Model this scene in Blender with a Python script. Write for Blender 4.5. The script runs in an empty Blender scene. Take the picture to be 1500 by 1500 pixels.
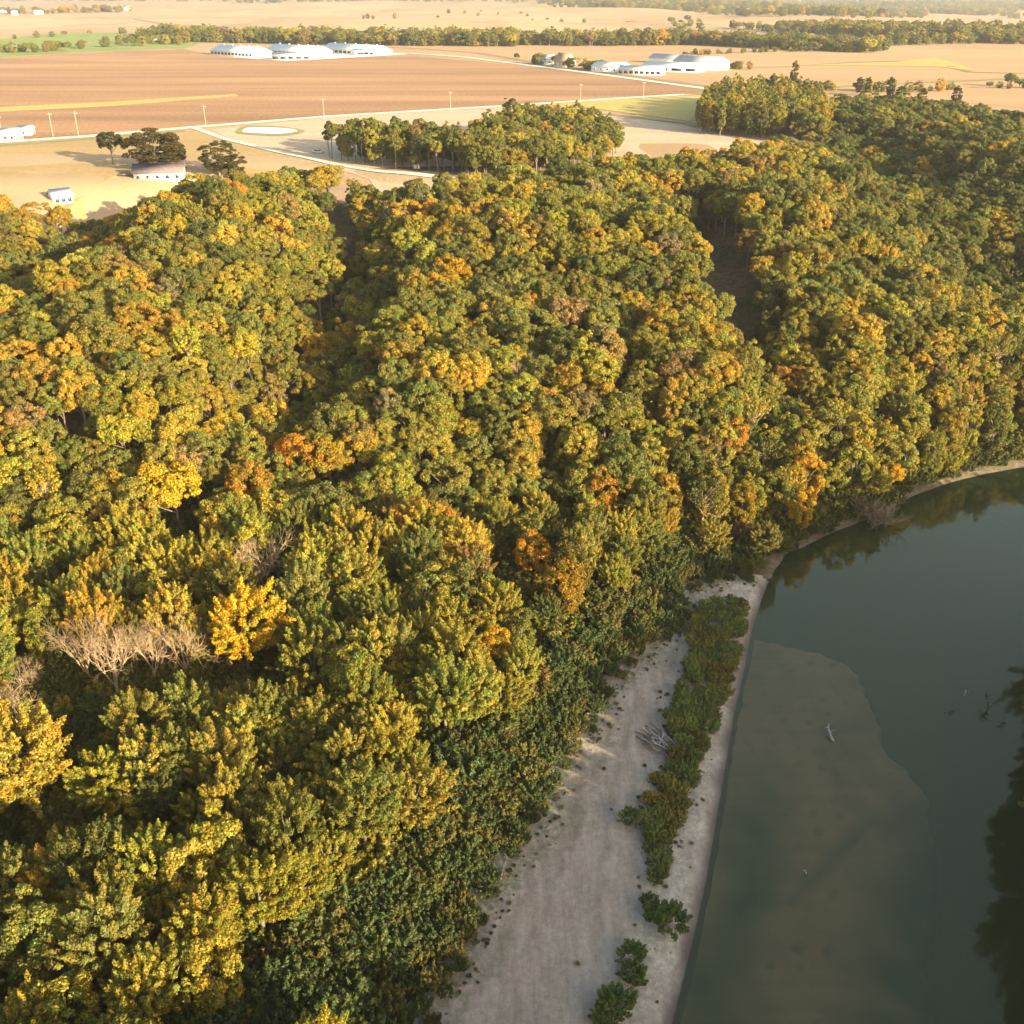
import bpy, bmesh, math, random
import numpy as np
from mathutils import Vector, Matrix

R = math.radians
SC = bpy.context.scene
COL = SC.collection
rng = np.random.default_rng(11)
random.seed(11)

# ------------------------------------------------------------------ camera
CAM_H, PITCH, FPX, PW = 100.0, R(27.2), 1500.0, 1500.0
cam_d = bpy.data.cameras.new('camera')
cam = bpy.data.objects.new('camera', cam_d)
COL.objects.link(cam)
cam.location = (0, 0, CAM_H)
cam.rotation_euler = (R(90) - PITCH, 0, 0)
cam_d.sensor_width = 36
cam_d.lens = 36 * FPX / PW
cam_d.clip_start, cam_d.clip_end = 0.5, 60000
SC.camera = cam

# ------------------------------------------------------------------ light
SUN_EL, SUN_AZ = R(14.5), math.atan2(0.73, -0.68)      # azimuth clockwise from +Y
w = bpy.data.worlds.new('World'); SC.world = w; w.use_nodes = True
wn = w.node_tree
sky = wn.nodes.new('ShaderNodeTexSky'); sky.sky_type = 'NISHITA'; sky.sun_disc = False
sky.sun_elevation = SUN_EL; sky.sun_rotation = SUN_AZ; sky.air_density = 1.0; sky.dust_density = 2.0; sky.ozone_density = 1.0
bg = wn.nodes['Background']; bg.inputs[1].default_value = 0.14
warm = wn.nodes.new('ShaderNodeMix'); warm.data_type = 'RGBA'; warm.blend_type = 'MULTIPLY'; warm.inputs[0].default_value = 1.0; warm.inputs[7].default_value = (1.0, .89, .75, 1)
wn.links.new(sky.outputs[0], warm.inputs[6]); wn.links.new(warm.outputs[2], bg.inputs[0])
sd = bpy.data.lights.new('sun', 'SUN'); sd.energy = 5.0; sd.angle = R(0.5); sd.color = (1.0, 0.82, 0.53)
sun = bpy.data.objects.new('sun', sd); COL.objects.link(sun)
SDIR = Vector((math.sin(SUN_AZ) * math.cos(SUN_EL), math.cos(SUN_AZ) * math.cos(SUN_EL), math.sin(SUN_EL)))
sun.rotation_euler = (-SDIR).to_track_quat('-Z', 'Y').to_euler()
sun.location = SDIR * 500
SC.view_settings.view_transform = 'Standard'; SC.view_settings.look = 'None'
SC.view_settings.gamma = 1.0; SC.view_settings.exposure = 2.0
try:
    SC.cycles.max_bounces = 6; SC.cycles.transparent_max_bounces = 8; SC.cycles.volume_bounces = 0
except Exception:
    pass

# ------------------------------------------------------------------ camera maths
cp, sp = math.cos(PITCH), math.sin(PITCH)
def ray(px, py):
    u, v = (px - 750) / FPX, (py - 750) / FPX
    return np.array([u, cp - v * sp, -sp - v * cp])
def at(px, py, z=0.0):
    d = ray(px, py); t = (z - CAM_H) / d[2]
    return np.array([d[0] * t, d[1] * t, z])
def proj(x, y, z):
    x, y, z = np.asarray(x, float), np.asarray(y, float), np.asarray(z, float) - CAM_H
    dep = y * cp - z * sp
    up = y * sp + z * cp
    dep = np.maximum(dep, 0.1)
    return 750 + FPX * x / dep, 750 - FPX * up / dep, dep
def poly(pts, z=0.0):
    return np.array([at(a, b, z)[:2] for a, b in pts])

def sm(t):
    t = np.clip(t, 0, 1); return t * t * (3 - 2 * t)
def inside(P, x, y):
    x, y = np.asarray(x, float), np.asarray(y, float)
    r = np.zeros(x.shape, bool); n = len(P)
    for i in range(n):
        x0, y0 = P[i]; x1, y1 = P[(i + 1) % n]
        if y0 == y1: continue
        c = ((y0 > y) != (y1 > y)) & (x < (x1 - x0) * (y - y0) / (y1 - y0) + x0)
        r ^= c
    return r
def dist(P, x, y, closed=False):
    x, y = np.asarray(x, float), np.asarray(y, float)
    d = np.full(x.shape, 1e18); n = len(P)
    for i in range(n if closed else n - 1):
        a = P[i]; b = P[(i + 1) % n]; e = b - a; L = e @ e + 1e-12
        t = np.clip(((x - a[0]) * e[0] + (y - a[1]) * e[1]) / L, 0, 1)
        d = np.minimum(d, (x - a[0] - t * e[0]) ** 2 + (y - a[1] - t * e[1]) ** 2)
    return np.sqrt(d)
def wob(x, y, s, seed=0):
    """cheap smooth noise about -1..1"""
    r = np.random.default_rng(1000 + seed); v = 0
    for k in range(7):
        a = r.uniform(0, 6.28); f = r.uniform(.6, 1.9) / s; p = r.uniform(0, 6.28)
        v = v + np.sin((x * math.cos(a) + y * math.sin(a)) * f * 6.28 + p)
    return v / 3.2

# ------------------------------------------------------------------ terrain
PLAT = 38.0
W_LEFT = [(700, 2600), (900, 1800), (960, 1600), (985, 1500), (1010, 1400), (1033, 1300), (1050, 1200), (1062, 1130), (1075, 1050), (1090, 985),
          (1100, 930), (1112, 890), (1124, 857), (1136, 838), (1152, 812), (1200, 791), (1240, 772), (1290, 757), (1320, 735),
          (1360, 718), (1400, 705), (1450, 693), (1500, 685), (1600, 665), (1900, 610), (2400, 560)]
W_RIGHT = [(2400, 760), (1900, 790), (1650, 845), (1560, 905), (1540, 960), (1527, 1030), (1522, 1100), (1512, 1200), (1514, 1300), (1520, 1400), (1530, 1500), (1530, 1700), (1500, 2600)]
RIVER = poly(W_LEFT + W_RIGHT)
BB = np.array([at(a, b, 3)[:2] for a, b in [(-700, 900), (-200, 885), (150, 865), (420, 830), (700, 800), (900, 800), (1050, 798), (1240, 748), (1400, 690), (1500, 668), (1700, 630), (2400, 540)]])
R1 = poly([(510, 395), (500, 430), (470, 500), (400, 600), (340, 690)], 26)
R2 = poly([(1010, 380), (1045, 420), (1100, 470), (1160, 540), (1200, 600)], 24)
R3 = poly([(290, 325), (200, 345), (110, 380), (20, 420), (-150, 480), (-400, 560)], 28)
R4 = poly([(1240, 280), (1330, 330), (1430, 400), (1520, 430), (1800, 480)], 24)
def river_s(x, y):
    d = dist(RIVER, x, y, True)
    return np.where(inside(RIVER, x, y), -d, d)
SAND_L = [(600, 1650), (640, 1500), (690, 1390), (740, 1270), (800, 1205), (830, 1120), (880, 1060), (900, 1000), (960, 950), (1005, 905), (1000, 868), (1060, 850), (1110, 850)]
SANDP = poly(SAND_L + W_LEFT[12:1:-1], 0.9)
def height(x, y, s=None):
    x, y = np.asarray(x, float), np.asarray(y, float)
    if s is None:
        near = (np.abs(x) < 420) & (y < 460)
        s = np.full(x.shape, 500.0)
        if near.any():
            s[near] = river_s(x[near], y[near])
    up = np.ones(x.shape); nb = (np.abs(x) < 120) & (y < 260) & (y > -50)
    if nb.any(): up[nb] = np.where(inside(SANDP, x[nb], y[nb]), 0, sm(dist(SANDP, x[nb], y[nb], True) / 26))
    bank = np.where(s > 0, 0.25 * np.minimum(s, 2) + .5 * sm((s - 3) / 8) + 1.7 * up * sm((s - 4) / 22), np.maximum(-2.6, 0.45 * s))
    yb = np.interp(x, BB[:, 0], BB[:, 1])
    d = (y - yb) * 0.93
    b = (PLAT - 2.7) * (0.35 * sm(d / 35) + 0.65 * sm((d - 15) / 120))
    b = np.where(x > 330, b * sm((1400 - x) / 900 + .1), b)
    b = np.where((x > 60) & (s < 0), 0, b)
    amp = sm(b / 30) * sm((470 - y) / 150)
    h = bank + b + amp * 2.5 * wob(x, y, 90, 3)
    for P, dep, wd in ((R1, 15, 15), (R2, 8, 11), (R3, 17, 24), (R4, 12, 28)):
        dd = dist(P, x, y)
        h = h - np.minimum(dep, np.maximum(h - 3, 0) * .8) * np.exp(-(dd / wd) ** 2)
    far = sm((np.hypot(x, y) - 900) / 1500)
    h = h + far * (7 * wob(x, y, 1500, 5) + 3.5 * wob(x, y, 620, 6)) + 60 * sm((y - 4000) / 16000) * (.6 + .3 * wob(x, y, 7000, 9))
    return h
def hz(x, y):
    return float(height(np.array([x]), np.array([y]))[0])
TT = np.concatenate([[20.0], 40.0 * 1.02 ** np.arange(420)])
def on_many(pts):
    """points of the terrain seen at places in the photo"""
    D = np.array([ray(a, b) for a, b in pts]); n = len(D)
    lo = np.full(n, 20.0); hi = np.full(n, TT[-1]); ts = np.broadcast_to(TT, (n, len(TT)))
    for k in range(3):
        gap = CAM_H + D[:, 2:3] * ts - height(D[:, 0:1] * ts, D[:, 1:2] * ts)
        j = np.where((gap < 0).any(1), (gap < 0).argmax(1), ts.shape[1] - 1); j = np.maximum(j, 1)
        r = np.arange(n); lo, hi = ts[r, j - 1], ts[r, j]
        ts = lo[:, None] + (hi - lo)[:, None] * np.linspace(0, 1, 33)[None]
    P = D * hi[:, None]; P[:, 2] = height(P[:, 0], P[:, 1]); return P
def on(px, py):
    return Vector(on_many([(px, py)])[0])
def onpoly(pts):
    return on_many(pts)[:, :2]

# ------------------------------------------------------------------ materials
def mat(name):
    m = bpy.data.materials.new(name); m.use_nodes = True
    nt = m.node_tree; nt.nodes.clear()
    o = nt.nodes.new('ShaderNodeOutputMaterial')
    return m, nt, o
def N(nt, t, **kw):
    n = nt.nodes.new(t)
    for k, v in kw.items():
        if k.startswith('i_'):
            n.inputs[int(k[2:]) if k[2:].isdigit() else k[2:].replace('_', ' ')].default_value = v
        else: setattr(n, k, v)
    return n
def rgb(c): return (c[0], c[1], c[2], 1)
def ramp(nt, fac, stops):
    r = nt.nodes.new('ShaderNodeValToRGB'); e = r.color_ramp.elements
    while len(e) > 1: e.remove(e[0])
    e[0].position = stops[0][0]; e[0].color = rgb(stops[0][1])
    for p, c in stops[1:]:
        q = e.new(p); q.color = rgb(c)
    nt.links.new(fac, r.inputs[0]); return r.outputs[0]
def noise(nt, scale, detail=4, rough=.6, vec=None, lo=.3, hi=.7):
    n = N(nt, 'ShaderNodeTexNoise'); n.inputs['Scale'].default_value = scale
    n.inputs['Detail'].default_value = detail; n.inputs['Roughness'].default_value = rough
    if vec is not None: nt.links.new(vec, n.inputs['Vector'])
    mr = N(nt, 'ShaderNodeMapRange'); mr.inputs[1].default_value = lo; mr.inputs[2].default_value = hi
    nt.links.new(n.outputs[0], mr.inputs[0]); return mr.outputs[0]
def mix(nt, f, a, b, mode='MIX'):
    m = N(nt, 'ShaderNodeMix', data_type='RGBA', blend_type=mode)
    for s, v in ((0, f), (6, a), (7, b)):
        if isinstance(v, (int, float)): m.inputs[s].default_value = v
        elif isinstance(v, tuple): m.inputs[s].default_value = rgb(v)
        else: nt.links.new(v, m.inputs[s])
    return m.outputs[2]
def objco(nt, sc=None, rot=0):
    t = N(nt, 'ShaderNodeTexCoord')
    if sc is None: return t.outputs['Object']
    mp = N(nt, 'ShaderNodeMapping'); mp.inputs['Scale'].default_value = sc; mp.inputs['Rotation'].default_value = (0, 0, rot)
    nt.links.new(t.outputs['Object'], mp.inputs[0]); return mp.outputs[0]
def pr(nt, o, color, rough=.9, spec=.2, bump=None, bstr=.3, bdist=.1):
    b = N(nt, 'ShaderNodeBsdfPrincipled')
    if isinstance(color, tuple): b.inputs['Base Color'].default_value = rgb(color)
    else: nt.links.new(color, b.inputs['Base Color'])
    b.inputs['Roughness'].default_value = rough; b.inputs['Specular IOR Level'].default_value = spec
    if bump is not None:
        bp = N(nt, 'ShaderNodeBump'); bp.inputs['Strength'].default_value = bstr; bp.inputs['Distance'].default_value = bdist
        nt.links.new(bump, bp.inputs['Height']); nt.links.new(bp.outputs[0], b.inputs['Normal'])
    nt.links.new(b.outputs[0], o.inputs[0]); return b

def simple(name, c, rough=.8, var=.25, scale=1.5, spec=.2):
    m, nt, o = mat(name)
    n = noise(nt, scale, 5, .6, objco(nt))
    col = mix(nt, n, tuple(v * (1 - var) for v in c), tuple(min(v * (1 + var), .9) for v in c))
    pr(nt, o, col, rough, spec, n, .15, .05); return m

def leaf_material(name):
    m, nt, o = mat(name)
    a = N(nt, 'ShaderNodeAttribute', attribute_name='tint', attribute_type='INSTANCER')
    v = N(nt, 'ShaderNodeAttribute', attribute_name='v', attribute_type='GEOMETRY')
    q = N(nt, 'ShaderNodeAttribute', attribute_name='q', attribute_type='GEOMETRY')
    # leaf to leaf and clump to clump differences of hue and tone
    warm = mix(nt, 1.0, a.outputs['Color'], (1.42, 1.06, .62), 'MULTIPLY')
    cool = mix(nt, 1.0, a.outputs['Color'], (.74, .95, 1.0), 'MULTIPLY')
    c1 = mix(nt, q.outputs['Fac'], cool, warm)
    mr = N(nt, 'ShaderNodeMapRange'); mr.inputs[3].default_value = .55; mr.inputs[4].default_value = 1.45
    nt.links.new(v.outputs['Fac'], mr.inputs[0])
    vm = N(nt, 'ShaderNodeVectorMath', operation='SCALE'); nt.links.new(c1, vm.inputs[0]); nt.links.new(mr.outputs[0], vm.inputs['Scale'])
    d = N(nt, 'ShaderNodeBsdfPrincipled'); d.inputs['Roughness'].default_value = .55; d.inputs['Specular IOR Level'].default_value = .25
    nt.links.new(vm.outputs[0], d.inputs['Base Color'])
    tr = N(nt, 'ShaderNodeBsdfTranslucent'); nt.links.new(vm.outputs[0], tr.inputs[0])
    ms = N(nt, 'ShaderNodeMixShader'); ms.inputs[0].default_value = .40
    nt.links.new(d.outputs[0], ms.inputs[1]); nt.links.new(tr.outputs[0], ms.inputs[2]); nt.links.new(ms.outputs[0], o.inputs[0])
    return m
M = {}
M['leaf'] = leaf_material('leaves')
M['bark'] = simple('bark', (.15, .12, .095), .9, .4, 3)
M['pale_bark'] = simple('pale_bark', (.30, .215, .13), .9, .3, 3)
M['drift'] = simple('driftwood', (.30, .27, .24), .9, .35, 4)
M['drift_dark'] = simple('wet_driftwood', (.09, .075, .06), .8, .4, 4)
M['white_metal'] = simple('white_metal', (.50, .50, .49), .45, .04, .6, .4)
M['white_wall'] = simple('white_wall', (.74, .73, .70), .7, .08, .5)
M['grey_roof'] = simple('grey_roof', (.30, .30, .31), .5, .1, .3, .4)
M['purple_roof'] = simple('brown_shingle', (.15, .115, .115), .85, .2, 1)
M['tan_roof'] = simple('tan_roof', (.30, .21, .14), .85, .15, .6)
M['dark'] = simple('dark_opening', (.025, .025, .03), .5, .2, 2)
M['glass'] = simple('window_glass', (.03, .04, .05), .15, .2, 2, .5)
M['beige'] = simple('beige_wall', (.55, .47, .36), .8, .1, 1)
M['concrete'] = simple('concrete', (.50, .48, .44), .9, .12, .4)
M['gravel'] = simple('gravel', (.60, .53, .43), .95, .12, .25)
M['pole'] = simple('pole_wood', (.34, .27, .20), .9, .2, 3)
M['tyre'] = simple('rubber', (.02, .02, .02), .8, .2, 5)

# forest floor / general earth
m, nt, o = mat('ground'); M['ground'] = m
co = objco(nt)
n1 = noise(nt, .05, 6, .65, co); n2 = noise(nt, .6, 6, .7, co); n3 = noise(nt, .0016, 5, .6, co)
litter = ramp(nt, n2, [(0, (.07, .045, .03)), (.5, (.14, .088, .056)), (1, (.20, .135, .08))])
und = ramp(nt, n2, [(0, (.015, .02, .007)), (1, (.06, .065, .02))])
forest = mix(nt, n1, litter, und)
fieldc = ramp(nt, n3, [(0, (.34, .235, .13)), (.45, (.39, .275, .16)), (.6, (.34, .225, .12)), (1, (.42, .315, .185))])
fa = N(nt, 'ShaderNodeAttribute', attribute_name='field')
mud = N(nt, 'ShaderNodeAttribute', attribute_name='wet')
c = mix(nt, fa.outputs['Fac'], forest, fieldc)
und_ = N(nt, 'ShaderNodeAttribute', attribute_name='under')
c = mix(nt, mud.outputs['Fac'], c, mix(nt, und_.outputs['Fac'], ramp(nt, n2, [(0, (.085, .066, .045)), (1, (.20, .165, .12))]), (.085, .092, .042)))
pr(nt, o, c, .95, .1, n2, .5, .3)

def field_mat(name, stops, rot, wave=.05, streak=.012, bump=.1, fine=.35):
    m, nt, o = mat(name)
    a = noise(nt, 1.0, 5, .62, objco(nt, (streak * .22, streak * 2.0, 1), rot), .3, .7)
    b = noise(nt, 1.0, 3, .6, objco(nt, (wave * .05, wave, 1), rot), .3, .7)
    g = noise(nt, .5, 5, .7, objco(nt))
    f = N(nt, 'ShaderNodeMath', operation='MULTIPLY_ADD'); nt.links.new(b, f.inputs[0]); f.inputs[1].default_value = .28
    h2 = N(nt, 'ShaderNodeMath', operation='MULTIPLY'); nt.links.new(a, h2.inputs[0]); h2.inputs[1].default_value = .72
    nt.links.new(h2.outputs[0], f.inputs[2])
    c = ramp(nt, f.outputs[0], stops)
    c = mix(nt, fine, c, mix(nt, g, tuple(v * .6 for v in stops[0][1]), tuple(min(1, v * 1.3) for v in stops[-1][1])))
    pr(nt, o, c, .95, .1, g, .3, bump); return m
M['tilled'] = field_mat('tilled_soil', [(0, (.145, .075, .042)), (.4, (.24, .128, .068)), (.62, (.33, .188, .096)), (1, (.43, .268, .14))], R(-4), .035, .010)
M['stubble'] = field_mat('stubble', [(0, (.31, .195, .098)), (.5, (.37, .24, .125)), (1, (.42, .285, .155))], R(-8), .02, .006)
M['stubble_light'] = field_mat('pale_stubble', [(0, (.36, .25, .14)), (.5, (.41, .29, .17)), (1, (.45, .335, .205))], R(5), .02, .004)
M['stubble_tan'] = field_mat('tan_stubble', [(0, (.37, .235, .125)), (.5, (.43, .28, .15)), (1, (.49, .34, .18))], R(10), .02, .006)
M['pasture'] = field_mat('dry_pasture', [(0, (.27, .19, .08)), (.5, (.35, .24, .105)), (1, (.41, .29, .135))], R(12), .06, .02)
M['bare_soil'] = field_mat('mown_tan_field', [(0, (.34, .26, .18)), (.5, (.43, .33, .22)), (1, (.50, .39, .27))], R(20), .12, .03)
M['green_field'] = field_mat('green_field', [(0, (.13, .19, .05)), (.5, (.18, .24, .06)), (1, (.30, .30, .10))], R(6), .03, .01)
M['yellow_field'] = field_mat('yellow_green_field', [(0, (.30, .26, .07)), (.5, (.38, .31, .09)), (1, (.44, .35, .13))], R(6), .03, .01)
M['verge'] = field_mat('grass_verge', [(0, (.14, .15, .05)), (.5, (.22, .20, .08)), (1, (.32, .27, .12))], R(6), .2, .05)
M['brown_strip'] = field_mat('brown_strip', [(0, (.17, .13, .08)), (.5, (.22, .17, .10)), (1, (.28, .21, .12))], R(6), .2, .05)

# sand
m, nt, o = mat('sand'); M['sand'] = m
co = objco(nt)
n1 = noise(nt, .07, 6, .6, co, .38, .62); n2 = noise(nt, 1.1, 9, .8, co, .38, .62); n3 = noise(nt, 1, 6, .68, objco(nt, (.7, .08, 1), R(-14)), .36, .64); n4 = noise(nt, 3.5, 5, .8, co, .60, .72)
c = ramp(nt, n1, [(0, (.25, .205, .158)), (.5, (.32, .265, .208)), (1, (.39, .33, .262))])
c = mix(nt, .45, c, ramp(nt, n2, [(0, (.15, .118, .09)), (.5, (.34, .28, .22)), (1, (.52, .44, .355))]))
c = mix(nt, .4, c, ramp(nt, n3, [(0, (.19, .155, .125)), (1, (.44, .38, .32))]))
c = mix(nt, n4, c, (.11, .09, .07))
wet = N(nt, 'ShaderNodeAttribute', attribute_name='wet'); rim = N(nt, 'ShaderNodeAttribute', attribute_name='rim'); weed = N(nt, 'ShaderNodeAttribute', attribute_name='weed')
c = mix(nt, rim.outputs['Fac'], c, ramp(nt, n2, [(0, (.30, .26, .20)), (1, (.60, .54, .43))]))
wm = N(nt, 'ShaderNodeMath', operation='MULTIPLY'); nt.links.new(weed.outputs['Fac'], wm.inputs[0]); nt.links.new(noise(nt, .9, 6, .7, co, .42, .6), wm.inputs[1])
c = mix(nt, wm.outputs[0], c, (.16, .165, .10))
tk = N(nt, 'ShaderNodeAttribute', attribute_name='track'); tm = N(nt, 'ShaderNodeMath', operation='MULTIPLY'); nt.links.new(tk.outputs['Fac'], tm.inputs[0]); nt.links.new(noise(nt, .6, 4, .7, co, .3, .75), tm.inputs[1])
c = mix(nt, tm.outputs[0], c, (.17, .135, .105))
c = mix(nt, wet.outputs['Fac'], c, (.12, .095, .08))
hh = N(nt, 'ShaderNodeMath', operation='MULTIPLY_ADD'); nt.links.new(n3, hh.inputs[0]); hh.inputs[1].default_value = .8; nt.links.new(n2, hh.inputs[2])
pr(nt, o, c, .95, .1, hh.outputs[0], .5, .22)
m, nt, o = mat('submerged_sand'); M['bar'] = m
co = objco(nt)
n1 = noise(nt, 1, 5, .6, objco(nt, (.10, .035, 1), R(-25))); n2 = noise(nt, .5, 6, .7, co); n3 = noise(nt, 1, 4, .6, objco(nt, (.05, .6, 1), R(12)))
c = ramp(nt, n1, [(0, (.31, .185, .105)), (.5, (.47, .275, .17)), (1, (.57, .335, .215))])
c = mix(nt, .3, c, ramp(nt, n3, [(0, (.31, .185, .11)), (1, (.55, .325, .21))]))
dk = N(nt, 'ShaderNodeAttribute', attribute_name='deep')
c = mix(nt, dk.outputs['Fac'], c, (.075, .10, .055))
pr(nt, o, c, .95, .1)
# water
m, nt, o = mat('water'); M['water'] = m
co = objco(nt)
n1 = noise(nt, .018, 4, .55, co)
murk = mix(nt, n1, (.036, .068, .030), (.056, .068, .022))
df = N(nt, 'ShaderNodeBsdfDiffuse'); nt.links.new(murk, df.inputs[0])
tp = N(nt, 'ShaderNodeBsdfTransparent'); tp.inputs[0].default_value = (.88, .92, .74, 1)
mx = N(nt, 'ShaderNodeMixShader'); mx.inputs[0].default_value = .72
nt.links.new(df.outputs[0], mx.inputs[1]); nt.links.new(tp.outputs[0], mx.inputs[2])
gl = N(nt, 'ShaderNodeBsdfGlossy'); gl.inputs['Roughness'].default_value = .06; gl.inputs[0].default_value = (1, .96, .78, 1)
fr = N(nt, 'ShaderNodeFresnel'); fr.inputs[0].default_value = 1.45
rip = N(nt, 'ShaderNodeTexNoise'); rip.inputs['Scale'].default_value = .9; rip.inputs['Detail'].default_value = 4
nt.links.new(objco(nt, (1, .6, 1), R(20)), rip.inputs['Vector'])
bp = N(nt, 'ShaderNodeBump'); bp.inputs['Strength'].default_value = .11; bp.inputs['Distance'].default_value = .1
nt.links.new(rip.outputs[0], bp.inputs['Height'])
nt.links.new(bp.outputs[0], gl.inputs['Normal']); nt.links.new(bp.outputs[0], fr.inputs['Normal'])
m2 = N(nt, 'ShaderNodeMixShader'); nt.links.new(fr.outputs[0], m2.inputs[0]); nt.links.new(mx.outputs[0], m2.inputs[1]); nt.links.new(gl.outputs[0], m2.inputs[2])
nt.links.new(m2.outputs[0], o.inputs[0])

# ------------------------------------------------------------------ mesh helpers
def link(name, me, parent=None):
    ob = bpy.data.objects.new(name, me); COL.objects.link(ob)
    if parent is not None: ob.parent = parent
    return ob
def mesh_np(name, V, F, mats, midx=None, attrs=None, smooth=False):
    """V (n,3), F list/array of polygons of one size or a list of such arrays"""
    if not isinstance(F, list): F = [F]
    me = bpy.data.meshes.new(name)
    loops = np.concatenate([f.ravel() for f in F]).astype(np.int32)
    sizes = np.concatenate([np.full(len(f), f.shape[1], np.int32) for f in F])
    starts = np.concatenate([[0], np.cumsum(sizes)[:-1]]).astype(np.int32)
    me.vertices.add(len(V)); me.vertices.foreach_set('co', np.asarray(V, np.float32).ravel())
    me.loops.add(len(loops)); me.loops.foreach_set('vertex_index', loops)
    me.polygons.add(len(sizes)); me.polygons.foreach_set('loop_start', starts)
    try: me.polygons.foreach_set('loop_total', sizes)
    except Exception: pass
    for k in (mats if isinstance(mats, (list, tuple)) else [mats]): me.materials.append(k)
    if midx is not None: me.polygons.foreach_set('material_index', np.asarray(midx, np.int32))
    if smooth: me.polygons.foreach_set('use_smooth', np.ones(len(sizes), bool))
    for k, v in (attrs or {}).items():
        a = me.attributes.new(k, 'FLOAT', 'POINT'); a.data.foreach_set('value', np.asarray(v, np.float32))
    me.update(calc_edges=True); me.validate()
    return me
class MB:
    """collects tubes and boxes into one mesh"""
    def __init__(s): s.V = []; s.Q = []; s.T = []; s.n = 0
    def add(s, V, Q=(), T=()):
        V = np.asarray(V, float)
        if len(Q): s.Q.append(np.asarray(Q) + s.n)
        if len(T): s.T.append(np.asarray(T) + s.n)
        s.V.append(V); s.n += len(V)
    def tube(s, P, r, k=6):
        P = np.asarray(P, float); r = np.broadcast_to(np.asarray(r, float), (len(P),))
        rings = []
        up = np.array([.31, .17, .93])
        for i in range(len(P)):
            t = P[min(i + 1, len(P) - 1)] - P[max(i - 1, 0)]; t = t / (np.linalg.norm(t) + 1e-9)
            a = np.cross(t, up); 
            if np.linalg.norm(a) < .05: a = np.cross(t, [1, 0, 0])
            a /= np.linalg.norm(a); b = np.cross(t, a)
            an = np.arange(k) * 2 * math.pi / k
            rings.append(P[i] + r[i] * (np.cos(an)[:, None] * a + np.sin(an)[:, None] * b))
        V = np.concatenate(rings + [P[-1:]]); Q = []; T = []
        for i in range(len(P) - 1):
            for j in range(k):
                Q.append((i * k + j, i * k + (j + 1) % k, (i + 1) * k + (j + 1) % k, (i + 1) * k + j))
        e = (len(P) - 1) * k
        for j in range(k): T.append((e + j, e + (j + 1) % k, len(V) - 1))
        s.add(V, Q, T)
    def box(s, c, d, rot=0, taper=1.0):
        x, y, z = d[0] / 2, d[1] / 2, d[2] / 2
        V = np.array([(a * x * (taper if cc > 0 else 1), b * y * (taper if cc > 0 else 1), cc * z) for cc in (-1, 1) for b in (-1, 1) for a in (-1, 1)])
        cr, sr = math.cos(rot), math.sin(rot)
        V = np.c_[V[:, 0] * cr - V[:, 1] * sr, V[:, 0] * sr + V[:, 1] * cr, V[:, 2]] + np.asarray(c, float)
        s.add(V, [(0, 2, 3, 1), (4, 5, 7, 6), (0, 1, 5, 4), (2, 6, 7, 3), (0, 4, 6, 2), (1, 3, 7, 5)])
    def mesh(s, name, m, smooth=False):
        F = []
        if s.Q: F.append(np.concatenate(s.Q))
        if s.T: F.append(np.concatenate(s.T))
        return mesh_np(name, np.concatenate(s.V), F, m, smooth=smooth)
    def build(s, name, m, parent=None, smooth=False):
        return link(name, s.mesh(name, m, smooth), parent)
def tag(o, label=None, cat=None, group=None, kind=None):
    for k, v in (('label', label), ('category', cat), ('group', group), ('kind', kind)):
        if v: o[k] = v
    return o
def empty(name, loc, rz=0):
    o = bpy.data.objects.new(name, None); COL.objects.link(o); o.location = loc; o.rotation_euler = (0, 0, rz)
    o.empty_display_size = .5
    return o

# ------------------------------------------------------------------ the ground, as one sheet to the horizon
def axis(lo, hi, flo, fhi, step, grow=1.12):
    a = list(np.arange(flo, fhi + .1, step)); d = step; x = a[-1]
    while x < hi: d *= grow; x += d; a.append(x)
    d = step; x = a[0]; left = []
    while x > lo: d *= grow; x -= d; left.append(x)
    return np.array(left[::-1] + a)
gx = axis(-16000, 16000, -260, 330, 3.0); gy = axis(-600, 30000, 20, 430, 3.0, 1.07)
X, Y = np.meshgrid(gx, gy); sh = X.shape
X, Y = X.ravel(), Y.ravel()
S = np.full(X.shape, 500.0); nr = (np.abs(X) < 900) & (Y < 900); S[nr] = river_s(X[nr], Y[nr])
Z = height(X, Y, S)

sand_zone = inside(SANDP, X, Y) & (S > 1)
Zg = np.where(inside(SANDP, X, Y) | (dist(SANDP, X, Y, True) < 3), np.minimum(Z, Z - .7), Z)
FOREST_TOP = [(-900, 370), (-300, 326), (0, 312), (70, 314), (150, 308), (230, 302), (330, 296), (400, 290), (480, 298), (540, 314), (610, 322), (690, 312), (760, 288), (930, 276), (1010, 270), (1110, 256), (1165, 226), (1170, 212),
              (1160, 190), (1180, 172), (1290, 172), (1400, 186), (1500, 200), (1800, 235), (2300, 280)]
FT = poly(FOREST_TOP, PLAT)
FORESTP = np.concatenate([FT, np.array([[900, 300], [700, 60], [500, -200], [-500, -200], [-700, 200]])])
GROVE = poly([(484, 236), (560, 248), (670, 262), (720, 240), (800, 230), (930, 224), (930, 214), (870, 196), (740, 200), (640, 206), (520, 214), (478, 224)], PLAT)
inF = inside(FORESTP, X, Y)
fld = np.where(inF | inside(GROVE, X, Y), 0, 1).astype(float)
fld[(Y < 100)] = 0
wet = np.clip(1 - S / 6, 0, 1) * (np.abs(X) < 900)
I = np.arange(len(X)).reshape(sh)
F = np.stack([I[:-1, :-1], I[:-1, 1:], I[1:, 1:], I[1:, :-1]], -1).reshape(-1, 4)
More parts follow.
